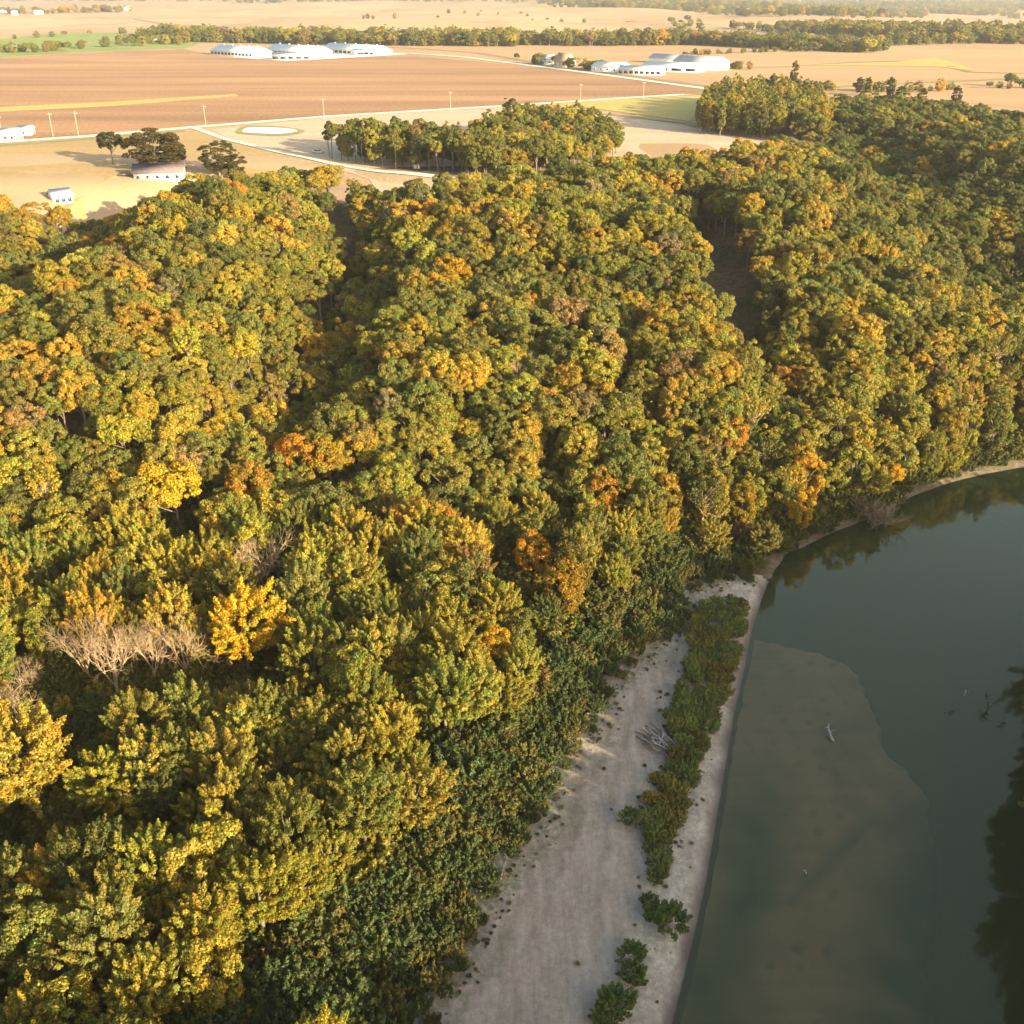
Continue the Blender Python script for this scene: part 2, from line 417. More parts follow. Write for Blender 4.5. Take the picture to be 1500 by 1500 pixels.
ground = link('ground', mesh_np('ground', np.c_[X, Y, Zg], F, M['ground'], attrs={'field': fld, 'wet': wet, 'under': np.clip((.3 - S) / 1.2, 0, 1)}, smooth=True)); tag(ground, kind='structure')

# sandbar
b0, b1 = SANDP.min(0) - 2, SANDP.max(0) + 4
sx, sy = np.arange(b0[0], b1[0], .7), np.arange(max(b0[1], 50), b1[1], .7)
X2, Y2 = np.meshgrid(sx, sy); s2 = X2.shape; X2, Y2 = X2.ravel(), Y2.ravel()
S2 = river_s(X2, Y2); Z2 = height(X2, Y2, S2)
dE = dist(SANDP, X2, Y2, True); ins = inside(SANDP, X2, Y2)
keep = (ins | (dE < 3.0)) & (S2 > -2)
berm = np.exp(-((S2 - 3.4 - .6 * wob(X2, Y2, 14, 2)) / 1.3) ** 2)
Z2 = np.where(S2 > 0, np.minimum(Z2, 1.6), Z2) + .10 * wob(X2, Y2, 9, 1) * sm(S2 / 4) + .05 * wob(X2, Y2, 2.5, 4) * sm(S2 / 3) + .25 * berm
leftL = poly(SAND_L, .9)
dl = dist(leftL, X2, Y2)
weed = np.clip(1 - dl / 5.5 + .5 * wob(X2, Y2, 7, 8), 0, 1)
wetv = np.clip(1 - (S2 - .2 - .3 * wob(X2, Y2, 12, 5)) / 1.3, 0, 1)
track = np.zeros(len(X2))
for pts, wd_t in (([(852, 1120), (846, 1170), (832, 1225), (822, 1260)], 1.3), ([(905, 1045), (880, 1110), (850, 1200), (812, 1300), (770, 1400)], .5), ([(940, 1010), (915, 1080), (895, 1180), (880, 1300), (872, 1420)], .5), ([(985, 960), (960, 1030), (948, 1090)], .9), ([(935, 1400), (905, 1440), (870, 1500)], 1.0), ([(800, 1230), (760, 1330), (700, 1450)], .6)):
    track = np.maximum(track, np.exp(-(dist(poly(pts, 1.2), X2 + .5 * wob(X2, Y2, 8, 51), Y2) / wd_t) ** 2))
rim = np.clip(np.exp(-((S2 - 4.0 - 1.2 * wob(X2, Y2, 11, 6)) / 2.4) ** 2), 0, 1) * .9
I = np.arange(len(X2)).reshape(s2)
F = np.stack([I[:-1, :-1], I[:-1, 1:], I[1:, 1:], I[1:, :-1]], -1).reshape(-1, 4)
F = F[keep[F].all(1)]
used = np.unique(F); remap = np.full(len(X2), -1); remap[used] = np.arange(len(used))
sandbar = link('sandbar', mesh_np('sandbar', np.c_[X2, Y2, Z2][used], remap[F], M['sand'], attrs={'wet': wetv[used], 'rim': rim[used], 'weed': weed[used], 'track': track[used]}, smooth=True)); tag(sandbar, kind='structure')
def sand_z(x, y):
    return hz(x, y) if True else 0

# water and the drowned bar
wv = np.array([[-120, -300, 0], [700, -300, 0], [700, 520, 0], [-120, 520, 0]], float)
tag(link('river', mesh_np('river', wv, np.array([[0, 1, 2, 3]]), M['water'])), kind='structure')
BAR = poly([(860, 1700), (930, 1500), (960, 1400), (990, 1300), (1010, 1200), (1030, 1130), (1050, 1050), (1070, 985), (1092, 935), (1120, 941), (1160, 949), (1200, 958), (1240, 974), (1252, 990), (1266, 1020), (1278, 1045), (1286, 1085), (1298, 1108), (1322, 1125), (1350, 1160), (1362, 1260), (1350, 1400), (1345, 1700)], -.3)
b0, b1 = BAR.min(0) - 3, BAR.max(0) + 3
sx, sy = np.arange(b0[0], b1[0], .4), np.arange(max(b0[1], 45), b1[1], .4)
X3, Y3 = np.meshgrid(sx, sy); s3 = X3.shape; X3, Y3 = X3.ravel(), Y3.ravel()
dE = dist(BAR, X3, Y3, True); ins = inside(BAR, X3, Y3)
U3, V3, _ = proj(X3, Y3, np.full(X3.shape, -.3))
EDGE = poly([(1092, 938), (1120, 941), (1160, 949), (1200, 958), (1240, 974), (1252, 990), (1266, 1020), (1278, 1045), (1286, 1085), (1298, 1108)], -.3)
RIGHTSIDE = poly([(1298, 1108), (1322, 1125), (1350, 1160), (1362, 1260), (1350, 1400), (1345, 1700)], -.3)
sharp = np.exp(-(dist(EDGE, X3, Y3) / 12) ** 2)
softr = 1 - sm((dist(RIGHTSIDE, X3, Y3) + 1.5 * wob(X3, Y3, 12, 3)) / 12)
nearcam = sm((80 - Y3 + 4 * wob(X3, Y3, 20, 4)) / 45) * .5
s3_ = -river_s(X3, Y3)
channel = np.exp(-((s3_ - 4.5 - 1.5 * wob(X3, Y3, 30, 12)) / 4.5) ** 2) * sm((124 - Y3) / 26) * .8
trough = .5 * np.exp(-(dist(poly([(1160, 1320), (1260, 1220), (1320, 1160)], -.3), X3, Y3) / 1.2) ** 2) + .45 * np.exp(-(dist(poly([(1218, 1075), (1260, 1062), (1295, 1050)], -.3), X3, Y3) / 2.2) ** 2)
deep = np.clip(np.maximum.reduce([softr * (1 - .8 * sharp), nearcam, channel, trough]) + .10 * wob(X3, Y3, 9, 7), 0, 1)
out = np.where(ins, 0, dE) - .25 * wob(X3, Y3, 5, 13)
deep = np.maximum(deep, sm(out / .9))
I = np.arange(len(X3)).reshape(s3); F = np.stack([I[:-1, :-1], I[:-1, 1:], I[1:, 1:], I[1:, :-1]], -1).reshape(-1, 4)
F = F[(ins | (dE < 2.0))[F].all(1)]
used = np.unique(F); remap = np.full(len(X3), -1); remap[used] = np.arange(len(used))
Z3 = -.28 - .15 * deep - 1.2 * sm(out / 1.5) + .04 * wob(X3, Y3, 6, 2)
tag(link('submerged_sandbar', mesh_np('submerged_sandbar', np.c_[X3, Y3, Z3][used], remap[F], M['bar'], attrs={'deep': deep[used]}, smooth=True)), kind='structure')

# ------------------------------------------------------------------ fields, roads: sheets draped a little above the ground
def drape(name, P, m, off, cell):
    bm = bmesh.new()
    bm.faces.new([bm.verts.new((p[0], p[1], 0)) for p in P])
    P = np.asarray(P); lo, hi = P.min(0), P.max(0)
    for ax in (0, 1):
        nn = int(min(60, (hi[ax] - lo[ax]) / cell))
        for k in range(1, nn + 1):
            c = [0, 0, 0]; c[ax] = lo[ax] + (hi[ax] - lo[ax]) * k / (nn + 1); no = [0, 0, 0]; no[ax] = 1
            bmesh.ops.bisect_plane(bm, geom=bm.verts[:] + bm.edges[:] + bm.faces[:], plane_co=c, plane_no=no)
    bmesh.ops.triangulate(bm, faces=bm.faces[:])
    vx = np.array([v.co[:] for v in bm.verts]); z = height(vx[:, 0], vx[:, 1]) + off
    for v, q in zip(bm.verts, z): v.co.z = q
    bmesh.ops.recalc_face_normals(bm, faces=bm.faces[:])
    me = bpy.data.meshes.new(name); bm.to_mesh(me); bm.free(); me.materials.append(m)
    if len(me.polygons) and me.polygons[0].normal.z < 0: me.flip_normals()
    return tag(link(name, me), kind='structure')
def strip(P, width):
    P = np.asarray(P, float); L, Rr = [], []
    for i in range(len(P)):
        t = P[min(i + 1, len(P) - 1)] - P[max(i - 1, 0)]; t /= np.linalg.norm(t); n = np.array([-t[1], t[0]]) * width / 2
        L.append(P[i] + n); Rr.append(P[i] - n)
    return np.array(L + Rr[::-1])
FIELDS = [
    ('tilled_field', [(-250, 92), (0, 85), (150, 76), (270, 72), (330, 84), (420, 90), (500, 86), (600, 82), (760, 96), (900, 113), (1060, 133), (900, 144), (740, 154), (480, 170), (290, 187), (0, 206), (-250, 222)], 'tilled', .10, 60),
    ('stubble_strip', [(-200, 163), (0, 157), (150, 150), (345, 138), (350, 141), (160, 156), (0, 164), (-200, 172)], 'yellow_field', .16, 60),
    ('pasture', [(-300, 232), (0, 213), (130, 204), (290, 191), (330, 206), (480, 243), (560, 285), (560, 330), (250, 330), (150, 350), (0, 350), (-300, 370)], 'pasture', .10, 40),
    ('mown_field', [(310, 190), (480, 172), (740, 157), (760, 157), (860, 160), (1010, 186), (1110, 206), (1180, 232), (1150, 260), (930, 310), (700, 330), (560, 320), (560, 285), (540, 262), (480, 243), (340, 206)], 'bare_soil', .08, 40),
    ('yellow_green_field', [(770, 156), (900, 146), (1060, 138), (1020, 165), (1010, 178), (860, 158)], 'yellow_field', .18, 40),
    ('green_field', [(-200, 92), (0, 84), (150, 75), (270, 71), (300, 62), (240, 50), (100, 48), (0, 57), (-200, 70)], 'green_field', .15, 60),
    ('pale_field', [(-300, 62), (0, 52), (90, 46), (200, 46), (240, 34), (520, 40), (800, 38), (860, 26), (700, 12), (300, 4), (190, 14), (0, 22), (-300, 28)], 'stubble_light', .10, 120),
    ('stubble_field', [(505, 66), (700, 62), (860, 66), (1100, 68), (1290, 78), (1500, 72), (1800, 80), (1800, 150), (1500, 158), (1400, 150), (1200, 132), (1062, 131), (900, 111), (760, 94), (620, 78)], 'stubble', .12, 60),
    ('tan_field', [(520, 34), (700, 28), (900, 40), (1010, 50), (960, 54), (800, 48), (640, 42)], 'stubble_tan', .16, 90),
    ('right_stubble_field', [(860, 26), (1020, 18), (1180, 28), (1340, 22), (1500, 34), (1700, 40), (1700, 58), (1500, 46), (1330, 50), (1190, 44), (1000, 44)], 'stubble', .14, 90),
    ('grass_waterway', [(1170, 96), (1290, 92), (1370, 86), (1400, 92), (1430, 104), (1370, 98), (1290, 97)], 'yellow_field', .3, 60),
]
for nm, pts, mk, off, cell in FIELDS:
    drape(nm, onpoly(pts), M[mk], off, cell)
ROADS = [
    ('gravel_road', [(-300, 236), (0, 209), (130, 200), (270, 188), (480, 171), (750, 155), (900, 145), (1062, 135)], 7.5, 'gravel', .24),
    ('driveway', [(285, 188), (330, 204), (400, 221), (480, 239), (560, 252), (672, 265)], 3.6, 'gravel', .26),
    ('farm_road', [(440, 86), (520, 81), (600, 78), (680, 84), (760, 94), (900, 112), (1062, 134)], 8, 'gravel', .3),
    ('field_verge', [(500, 66), (620, 72), (700, 78), (760, 88), (860, 104), (1000, 122), (1062, 131)], 10, 'brown_strip', .22),
    ('field_track', [(755, 157), (860, 165), (1010, 181), (1020, 186)], 5, 'verge', .24),
    ('hedge_track', [(1000, 138), (1100, 136), (1250, 126), (1380, 120), (1500, 115), (1800, 108)], 9, 'verge', .28),
    ('field_margin', [(1000, 102), (1150, 98), (1240, 92), (1360, 88)], 7, 'verge', .28),
    ('contour_strip', [(1290, 90), (1380, 94), (1420, 106), (1500, 108)], 7, 'brown_strip', .3),
    ('field_drain', [(195, 28), (250, 38)], 12, 'brown_strip', .3),
    ('road_verge', [(-300, 241), (0, 213.5), (130, 204), (270, 192)], 6, 'verge', .2),
]
for nm, pts, wd, mk, off in ROADS:
    P = onpoly(pts)
    Q = []
    for i in range(len(P) - 1):
        for k in range(6): Q.append(P[i] + (P[i + 1] - P[i]) * k / 6)
    Q.append(P[-1])
    Q = strip(Q, wd); n = len(Q) // 2
    z = height(Q[:, 0], Q[:, 1]) + off
    F = np.array([(i, 2 * n - 1 - i, 2 * n - 2 - i, i + 1) for i in range(n - 1)])
    tag(link(nm, mesh_np(nm, np.c_[Q, z], F, M[mk])), kind='structure')
yard = drape('barn_yard', onpoly([(330, 84), (420, 90), (500, 86), (600, 80), (560, 76), (480, 80), (440, 84)]), M['concrete'], .34, 60)
# pond: pale liner ring and water
pc = [(392 + 40 * math.cos(a) * (1 + .10 * math.sin(3 * a + 1)), 192 + 5.0 * math.sin(a) * (1 + .16 * math.sin(2 * a + .5))) for a in np.linspace(0, 6.283, 28)[:-1]]
drape('pond_bank', onpoly([(392 + (x - 392) * 1.25, 192 + (y - 192) * 1.6) for x, y in pc]), M['verge'], .2, 200)
m, nt, o = mat('pond_water'); pr(nt, o, (.42, .45, .46), .12, .5)
drape('pond', onpoly(pc), m, .32, 200)

# ------------------------------------------------------------------ trees
def leaves_to_mesh(name, C, Nn, size, v, q, trunk=None, elong=1.5):
    """one rhombic leaf spray per row of C, lying across normal Nn"""
    n = len(C)
    Nn = Nn / (np.linalg.norm(Nn, axis=1, keepdims=True) + 1e-9)
    r = rng.normal(size=(n, 3)); a = np.cross(Nn, r); a /= np.linalg.norm(a, axis=1, keepdims=True) + 1e-9
    b = np.cross(Nn, a); s = size[:, None]
    bend = Nn * s * .18
    V = np.stack([C - a * s * elong * .5 - bend, C + b * s * .5, C + a * s * elong * .5 - bend, C - b * s * .5], 1).reshape(-1, 3)
    F = np.arange(4 * n).reshape(n, 4)
    return V, F, np.repeat(v, 4), np.repeat(q, 4)
def unit(n):
    d = rng.normal(size=(n, 3)); return d / np.linalg.norm(d, axis=1, keepdims=True)
def puffs_crown(cz, rx, rz_, n_puff, pr_, per, leaf, lowcut=-.35, lobes=4, jit=.55, sub=None):
    Cs, Ns, vs, qs, tips = [], [], [], [], []
    # a few big limbs make an uneven outline
    ld = unit(lobes); ld[:, 2] = np.abs(ld[:, 2]) * .8; lm = rng.uniform(.1, .42, lobes)
    k = 0
    while k < n_puff:
        d = unit(1)[0]
        if d[2] < lowcut: continue
        bulge = .78 + sum(lm[i] * max(0, d @ ld[i]) ** 3 for i in range(lobes))
        rad = rng.uniform(.55, 1.0) ** .5 * bulge
        c = np.array([d[0] * rx, d[1] * rx, d[2] * rz_]) * rad; c[2] += cz
        r = rng.uniform(*pr_); m_ = int(per * (r / np.mean(pr_)) ** 2)
        e = unit(m_); out = d * .5 + np.array([0, 0, .45]); e = np.where(((e @ out) < -.25)[:, None], -e, e)
        sc = np.array([1, 1, .8])
        P = c + e * r * sc * rng.uniform(.6, 1.05, (m_, 1))
        Cs.append(P); Ns.append(e + rng.normal(size=(m_, 3)) * jit)
        vs.append(np.clip(rng.normal(.5, .25, m_), 0, 1)); qs.append(np.full(m_, rng.uniform()) * .75 + rng.uniform(0, .25, m_)); tips.append(c); k += 1
    return np.concatenate(Cs), np.concatenate(Ns), np.concatenate(vs), np.concatenate(qs), np.array(tips)
def spray_crown(cz, rx, rz_, n_spray, ln, wd, per, leaf, lowcut=-.5, lobes=4, upw=.8):
    Cs, Ns, vs, qs, tips = [], [], [], [], []
    ld = unit(lobes); ld[:, 2] = np.abs(ld[:, 2]) * .7; lm = rng.uniform(.1, .45, lobes); k = 0
    while k < n_spray:
        d = unit(1)[0]
        if d[2] < lowcut: continue
        bulge = .72 + sum(lm[i] * max(0, d @ ld[i]) ** 3 for i in range(lobes))
        rad = rng.uniform(.35, 1.0) ** .5 * bulge * .85
        c = np.array([d[0] * rx, d[1] * rx, d[2] * rz_]) * rad; c[2] += cz
        ax = np.array([d[0] * .7, d[1] * .7, d[2] * .4 + upw]) + rng.normal(size=3) * .22; ax /= np.linalg.norm(ax)
        L = rng.uniform(*ln); m_ = int(per * L / np.mean(ln))
        t = rng.uniform(0, 1, m_) ** .8
        prof = np.sin(np.clip(t * .9 + .1, 0, 1) * math.pi) ** .7 * wd + .05
        e = unit(m_); e -= (e @ ax)[:, None] * ax; e /= np.linalg.norm(e, axis=1, keepdims=True) + 1e-9
        P = c + ax * (t * L)[:, None] + e * (prof * rng.uniform(.4, 1, m_))[:, None]
        Cs.append(P); Ns.append(e + ax * .5 + rng.normal(size=(m_, 3)) * .5)
        vs.append(np.clip(rng.normal(.42, .22, m_) + .2 * t, 0, 1)); qs.append(np.full(m_, rng.uniform()) * .75 + rng.uniform(0, .25, m_)); tips.append(c); k += 1
    return np.concatenate(Cs), np.concatenate(Ns), np.concatenate(vs), np.concatenate(qs), np.array(tips)
def trunk_mb(h, r, tips, n_limb=7, lean=.3):
    mb = MB(); off = rng.normal(size=2) * lean
    P = [np.array([off[0] * t ** 2, off[1] * t ** 2, h * t - .8 * (t == 0)]) for t in (0, .03, .3, .6, .85, 1.0)]
    mb.tube(P, [r * 1.5, r * 1.15, r * .9, r * .72, r * .5, r * .25], 7)
    sel = rng.choice(len(tips), min(n_limb, len(tips)), replace=False)
    for i in sel:
        t = rng.uniform(.4, .85); j = np.array([off[0] * t ** 2, off[1] * t ** 2, h * t]); e = tips[i]
        if e[2] < j[2]: j = j * np.array([1, 1, max(.25, (e[2] - 1) / j[2])])
        mid = (j + e) / 2 + np.array([0, 0, .3]) + rng.normal(size=3) * .3
        mb.tube([j, mid, e], [r * .42, r * .28, r * .08], 5)
    return mb
PROTO = {}
proto_col = bpy.data.collections.new('tree_kinds')          # sources for the far forest, not linked to the scene
IDX = {}
def make_kind(key, crown, leaf_rng, trunk_h, trunk_r, top, rad, n_limb=7, bark='bark', elong=1.5):
    C, Nn, v, q, tips = crown
    size = rng.uniform(leaf_rng[0], leaf_rng[1], len(C))
    V, F, va, qa = leaves_to_mesh(key, C, Nn, size, v, q, elong=elong)
    cm = mesh_np('crown', V, F, M['leaf'], attrs={'v': va, 'q': qa})
    tb = trunk_mb(trunk_h, trunk_r, tips, n_limb); tm = tb.mesh('trunk', M[bark], True)
    # joined copy for the mass of the forest
    tv = np.concatenate(tb.V); tq = [np.concatenate(tb.Q), np.concatenate(tb.T)]
    n0 = len(V); AV = np.concatenate([V, tv])
    FF = [F, tq[0] + n0, tq[1] + n0]
    mi = np.concatenate([np.zeros(len(F)), np.ones(len(tq[0]) + len(tq[1]))])
    jm = mesh_np('tree', AV, FF, [M['leaf'], M[bark]], midx=mi, attrs={'v': np.concatenate([va, np.full(len(tv), .5)]), 'q': np.concatenate([qa, np.full(len(tv), .5)])})
    PROTO[key] = dict(crown=cm, trunk=tm, joined=jm, top=top, rad=rad)
    ob = bpy.data.objects.new('kind_%02d' % len(IDX), jm); proto_col.objects.link(ob); IDX[key] = len(IDX)
for i in range(5):      # round, cauliflower-like oaks of the bluff
    make_kind('oak%d' % i, puffs_crown(9.6, 4.7, 4.4, 88, (.5, 1.45), 112, .36, -.5, 5), (.20, .35), 9.5, .33, 14.5, 5.2)
for i in range(5):      # feathery trees of the flood plain
    make_kind('maple%d' % i, spray_crown(8.6, 5.0, 6.0, 200, (1.4, 3.0), .52, 135, .34, -.85, 6, .62), (.125, .235), 10, .30, 16, 5.4, 9, elong=1.7)
for i in range(3):      # trees clothed to the ground at the wood's edge
    make_kind('edge%d' % i, puffs_crown(8.0, 3.9, 7.4, 105, (.5, 1.35), 105, .36, -.9, 5, .65), (.20, .35), 11, .28, 16, 4.4)
for i in range(2):      # tall bare-stemmed trees of the grove
    make_kind('grove%d' % i, puffs_crown(13.2, 3.4, 4.2, 42, (.8, 1.4), 95, .4, -.6, 4), (.32, .5), 14, .30, 18, 4.0)
for i in range(2):      # thin, half-bare crowns
    make_kind('thin%d' % i, spray_crown(9.5, 4.2, 4.6, 80, (1.5, 2.8), .45, 26, .34, -.5, 5), (.22, .36), 11, .30, 15, 4.6, 30, 'pale_bark', elong=1.8)
make_kind('poplar0', puffs_crown(9.5, 2.3, 8.5, 55, (.6, 1.1), 90, .36, -.95, 3), (.3, .45), 14, .25, 18, 2.6)
SHRUB = []
for i in range(4):      # willow bushes
    make_kind('willow%d' % i, spray_crown(1.3, 1.5, 1.5, 46, (.9, 1.9), .30, 60, .2, -.3, 4, 1.1), (.10, .19), 1.6, .06, 3.6, 1.9, 6, elong=2.4)
def kind_ids(prefix): return [k for k in IDX if k.startswith(prefix)]

def scatter_stuff(name, rows, kind='stuff'):
    """rows: (x, y, z, scale, rz, key, tint) -> one object, instances of the tree kinds on its points"""
    n = len(rows); me = bpy.data.meshes.new(name)
    me.vertices.add(n); me.vertices.foreach_set('co', np.array([r[:3] for r in rows], np.float32).ravel())
    a = me.attributes.new('idx', 'INT', 'POINT'); a.data.foreach_set('value', np.array([IDX[r[5]] for r in rows], np.int32))
    a = me.attributes.new('scl', 'FLOAT_VECTOR', 'POINT'); a.data.foreach_set('vector', np.array([np.broadcast_to(r[3], 3) for r in rows], np.float32).ravel())
    a = me.attributes.new('rot', 'FLOAT_VECTOR', 'POINT'); a.data.foreach_set('vector', np.array([(random.uniform(-.06, .06), random.uniform(-.06, .06), r[4]) for r in rows], np.float32).ravel())
    a = me.attributes.new('tint', 'FLOAT_COLOR', 'POINT'); a.data.foreach_set('color', np.array([(*r[6], 1) for r in rows], np.float32).ravel())
    ob = link(name, me)
    ng = bpy.data.node_groups.new(name, 'GeometryNodeTree')
    ng.interface.new_socket('Geometry', in_out='INPUT', socket_type='NodeSocketGeometry')
    ng.interface.new_socket('Geometry', in_out='OUTPUT', socket_type='NodeSocketGeometry')
    gi = ng.nodes.new('NodeGroupInput'); go = ng.nodes.new('NodeGroupOutput')
    ci = ng.nodes.new('GeometryNodeCollectionInfo'); ci.inputs[0].default_value = proto_col
    ci.inputs['Separate Children'].default_value = True; ci.inputs['Reset Children'].default_value = True
    ip = ng.nodes.new('GeometryNodeInstanceOnPoints'); ip.inputs['Pick Instance'].default_value = True
    def na(nm, t):
        x = ng.nodes.new('GeometryNodeInputNamedAttribute'); x.data_type = t; x.inputs[0].default_value = nm
        return [s for s in x.outputs if s.enabled][0]
    L = ng.links.new
    L(gi.outputs[0], ip.inputs['Points']); L(ci.outputs[0], ip.inputs['Instance'])
    L(na('idx', 'INT'), ip.inputs['Instance Index'])
    er = ng.nodes.new('FunctionNodeEulerToRotation'); L(na('rot', 'FLOAT_VECTOR'), er.inputs[0]); L(er.outputs[0], ip.inputs['Rotation'])
    L(na('scl', 'FLOAT_VECTOR'), ip.inputs['Scale'])
    L(ip.outputs[0], go.inputs[0])
    md = ob.modifiers.new('trees', 'NODES'); md.node_group = ng
    tag(ob, kind=kind)
    return ob
def tree_object(name, row, label, cat, group=None):
    x, y, z, s, rz, key, tint = row
    e = empty(name, (x, y, z), rz); e.scale = np.broadcast_to(s, 3)
    t = link('trunk', PROTO[key]['trunk'], e)
    c = link('crown', PROTO[key]['crown'], e); c['tint'] = [float(v) for v in tint]
    return tag(e, label, cat, group)

GREEN, OLIVE, LIME, GOLD, ORANGE, RUST, TAN = (.096, .112, .027), (.142, .148, .030), (.222, .210, .031), (.275, .208, .026), (.30, .185, .028), (.172, .132, .045), (.200, .160, .070)
CNAME = {GREEN: 'dark green', OLIVE: 'olive green', LIME: 'yellow-green', GOLD: 'golden', ORANGE: 'orange', RUST: 'rusty brown', TAN: 'pale tan'}
CL = [GREEN, OLIVE, LIME, GOLD, ORANGE, RUST, TAN]
def pick(wts):
    wts = np.array(wts, float); return CL[rng.choice(7, p=wts / wts.sum())]
def scatter(P, spacing, jit=.42):
    lo, hi = P.min(0), P.max(0)
    a, b = np.arange(lo[0], hi[0], spacing), np.arange(lo[1], hi[1], spacing * .87)
    xx, yy = np.meshgrid(a, b); xx = xx + (np.arange(len(b)) % 2)[:, None] * spacing * .5
    xx = xx.ravel() + rng.uniform(-jit, jit, xx.size) * spacing; yy = yy.ravel() + rng.uniform(-jit, jit, yy.size) * spacing
    k = inside(P, xx, yy); return xx[k], yy[k]

THICK_L = [(250, 1650), (340, 1500), (430, 1400), (540, 1310), (615, 1222), (622, 1120), (755, 1072), (778, 990), (865, 925), (912, 868), (990, 822), (1075, 808)]
THICKP = poly(SAND_L + THICK_L[::-1], 1.5)
CLEAR = [poly([(500, 352), (527, 354), (516, 412), (500, 440), (488, 430)], 26),
         poly([(1005, 376), (1040, 382), (1100, 430), (1118, 470), (1128, 505), (1100, 505), (1050, 478), (1010, 430)], 24)]
MUDP = poly([(1040, 835), (1150, 812), (1160, 800), (1060, 815)], .5)
# the bank opposite (right of the frame): its tall wood shades the river
x, y = scatter(np.array([[-420., -120], [-420, 560], [900, 760], [900, -120]]), 5.7)
s = river_s(x, y); U, V_, D = proj(x, y, height(x, y, s) + 12)
yb = np.interp(x, BB[:, 0], BB[:, 1])
right_bank = (s > 2.5) & (y < yb) & inside(np.array([[20, -400], [1200, -400], [1200, 400], [float(RIVER[len(W_LEFT)][0]), float(RIVER[len(W_LEFT)][1])]] + [list(p) for p in RIVER[len(W_LEFT) + 1:]] ), x, y)
left_ok = (inside(FORESTP, x, y)) & (s > 2.6) & ~right_bank & ~inside(THICKP, x, y) & ~inside(SANDP, x, y) & (dist(SANDP, x, y, True) > 3)
for c in CLEAR: left_ok &= ~inside(c, x, y)
left_ok &= ~inside(MUDP, x, y)
# keep what the photo can see or what shades it
okp = (left_ok & (U > -420) & (U < 1800) & (V_ < 1950)) | (right_bank & (x < 330) & (y > -110))
x, y, s, U, V_, D, yb, right_bank = (a[okp] for a in (x, y, s, U, V_, D, yb, right_bank))
z = height(x, y, s)
pn = wob(x, y, 45, 21) + .7 * wob(x, y, 17, 22)
ROWS = []
for i in range(len(x)):
    u, v = U[i], V_[i]; flood = y[i] < yb[i] + 4; dr = s[i]
    if right_bank[i]:
        wts = [.5, .4, .1, 0, 0, 0, 0]; key = random.choice(kind_ids('maple') + kind_ids('edge')); sc = rng.uniform(1.1, 1.4) if y[i] < 150 else rng.uniform(.65, .95)
    elif flood:
        wts = [.06, .34, .54, .05, 0, .01, 0]; key = random.choice(kind_ids('maple')) if rng.uniform() < .86 else random.choice(kind_ids('edge')); sc = rng.uniform(.78, 1.2)
        if dr < 55 and u > 700: sc *= .82
    elif dr < 26:
        wts = [.05, .27, .40, .24, .015, .015, .01]; key = random.choice(kind_ids('edge') + kind_ids('thin')[:1]); sc = rng.uniform(.75, 1.1)
    elif dr < 60:
        wts = [.08, .40, .32, .17, .01, .02, .01]; key = random.choice(kind_ids('edge') + kind_ids('oak')); sc = rng.uniform(.8, 1.15)
    else:
        if u > 1230 and v < 470: wts = [.58, .32, .04, .05, .01, .0, 0]
        elif u < 560 and v > 440: wts = [.05, .36, .28, .22, .015, .05, .02]
        elif v < 330: wts = [.14, .38, .26, .17, .01, .03, .02]
        else: wts = [.14, .48, .23, .10, .01, .03, .01]
        key = random.choice(kind_ids('oak')) if rng.uniform() < .9 else random.choice(kind_ids('thin') + kind_ids('edge')); sc = rng.uniform(.74, 1.16)
    sc *= .80 if not right_bank[i] else 1.0
    wts = np.array(wts); sh_ = np.array([-.9, -.4, .25, .9, .9, .4, .2]) * pn[i]
    base = pick(wts * np.exp(sh_ * .9))
    tint = np.array(base) * rng.uniform(.8, 1.2) * np.array([rng.uniform(.9, 1.12), 1, rng.uniform(.8, 1.3)])
    sz = np.array([sc * rng.uniform(.88, 1.1), sc * rng.uniform(.88, 1.1), sc * rng.uniform(.9, 1.1)])
    ROWS.append([x[i], y[i], z[i] - .15, sz, rng.uniform(0, 6.28), key, tint, base, i, bool(flood), bool(right_bank[i])])

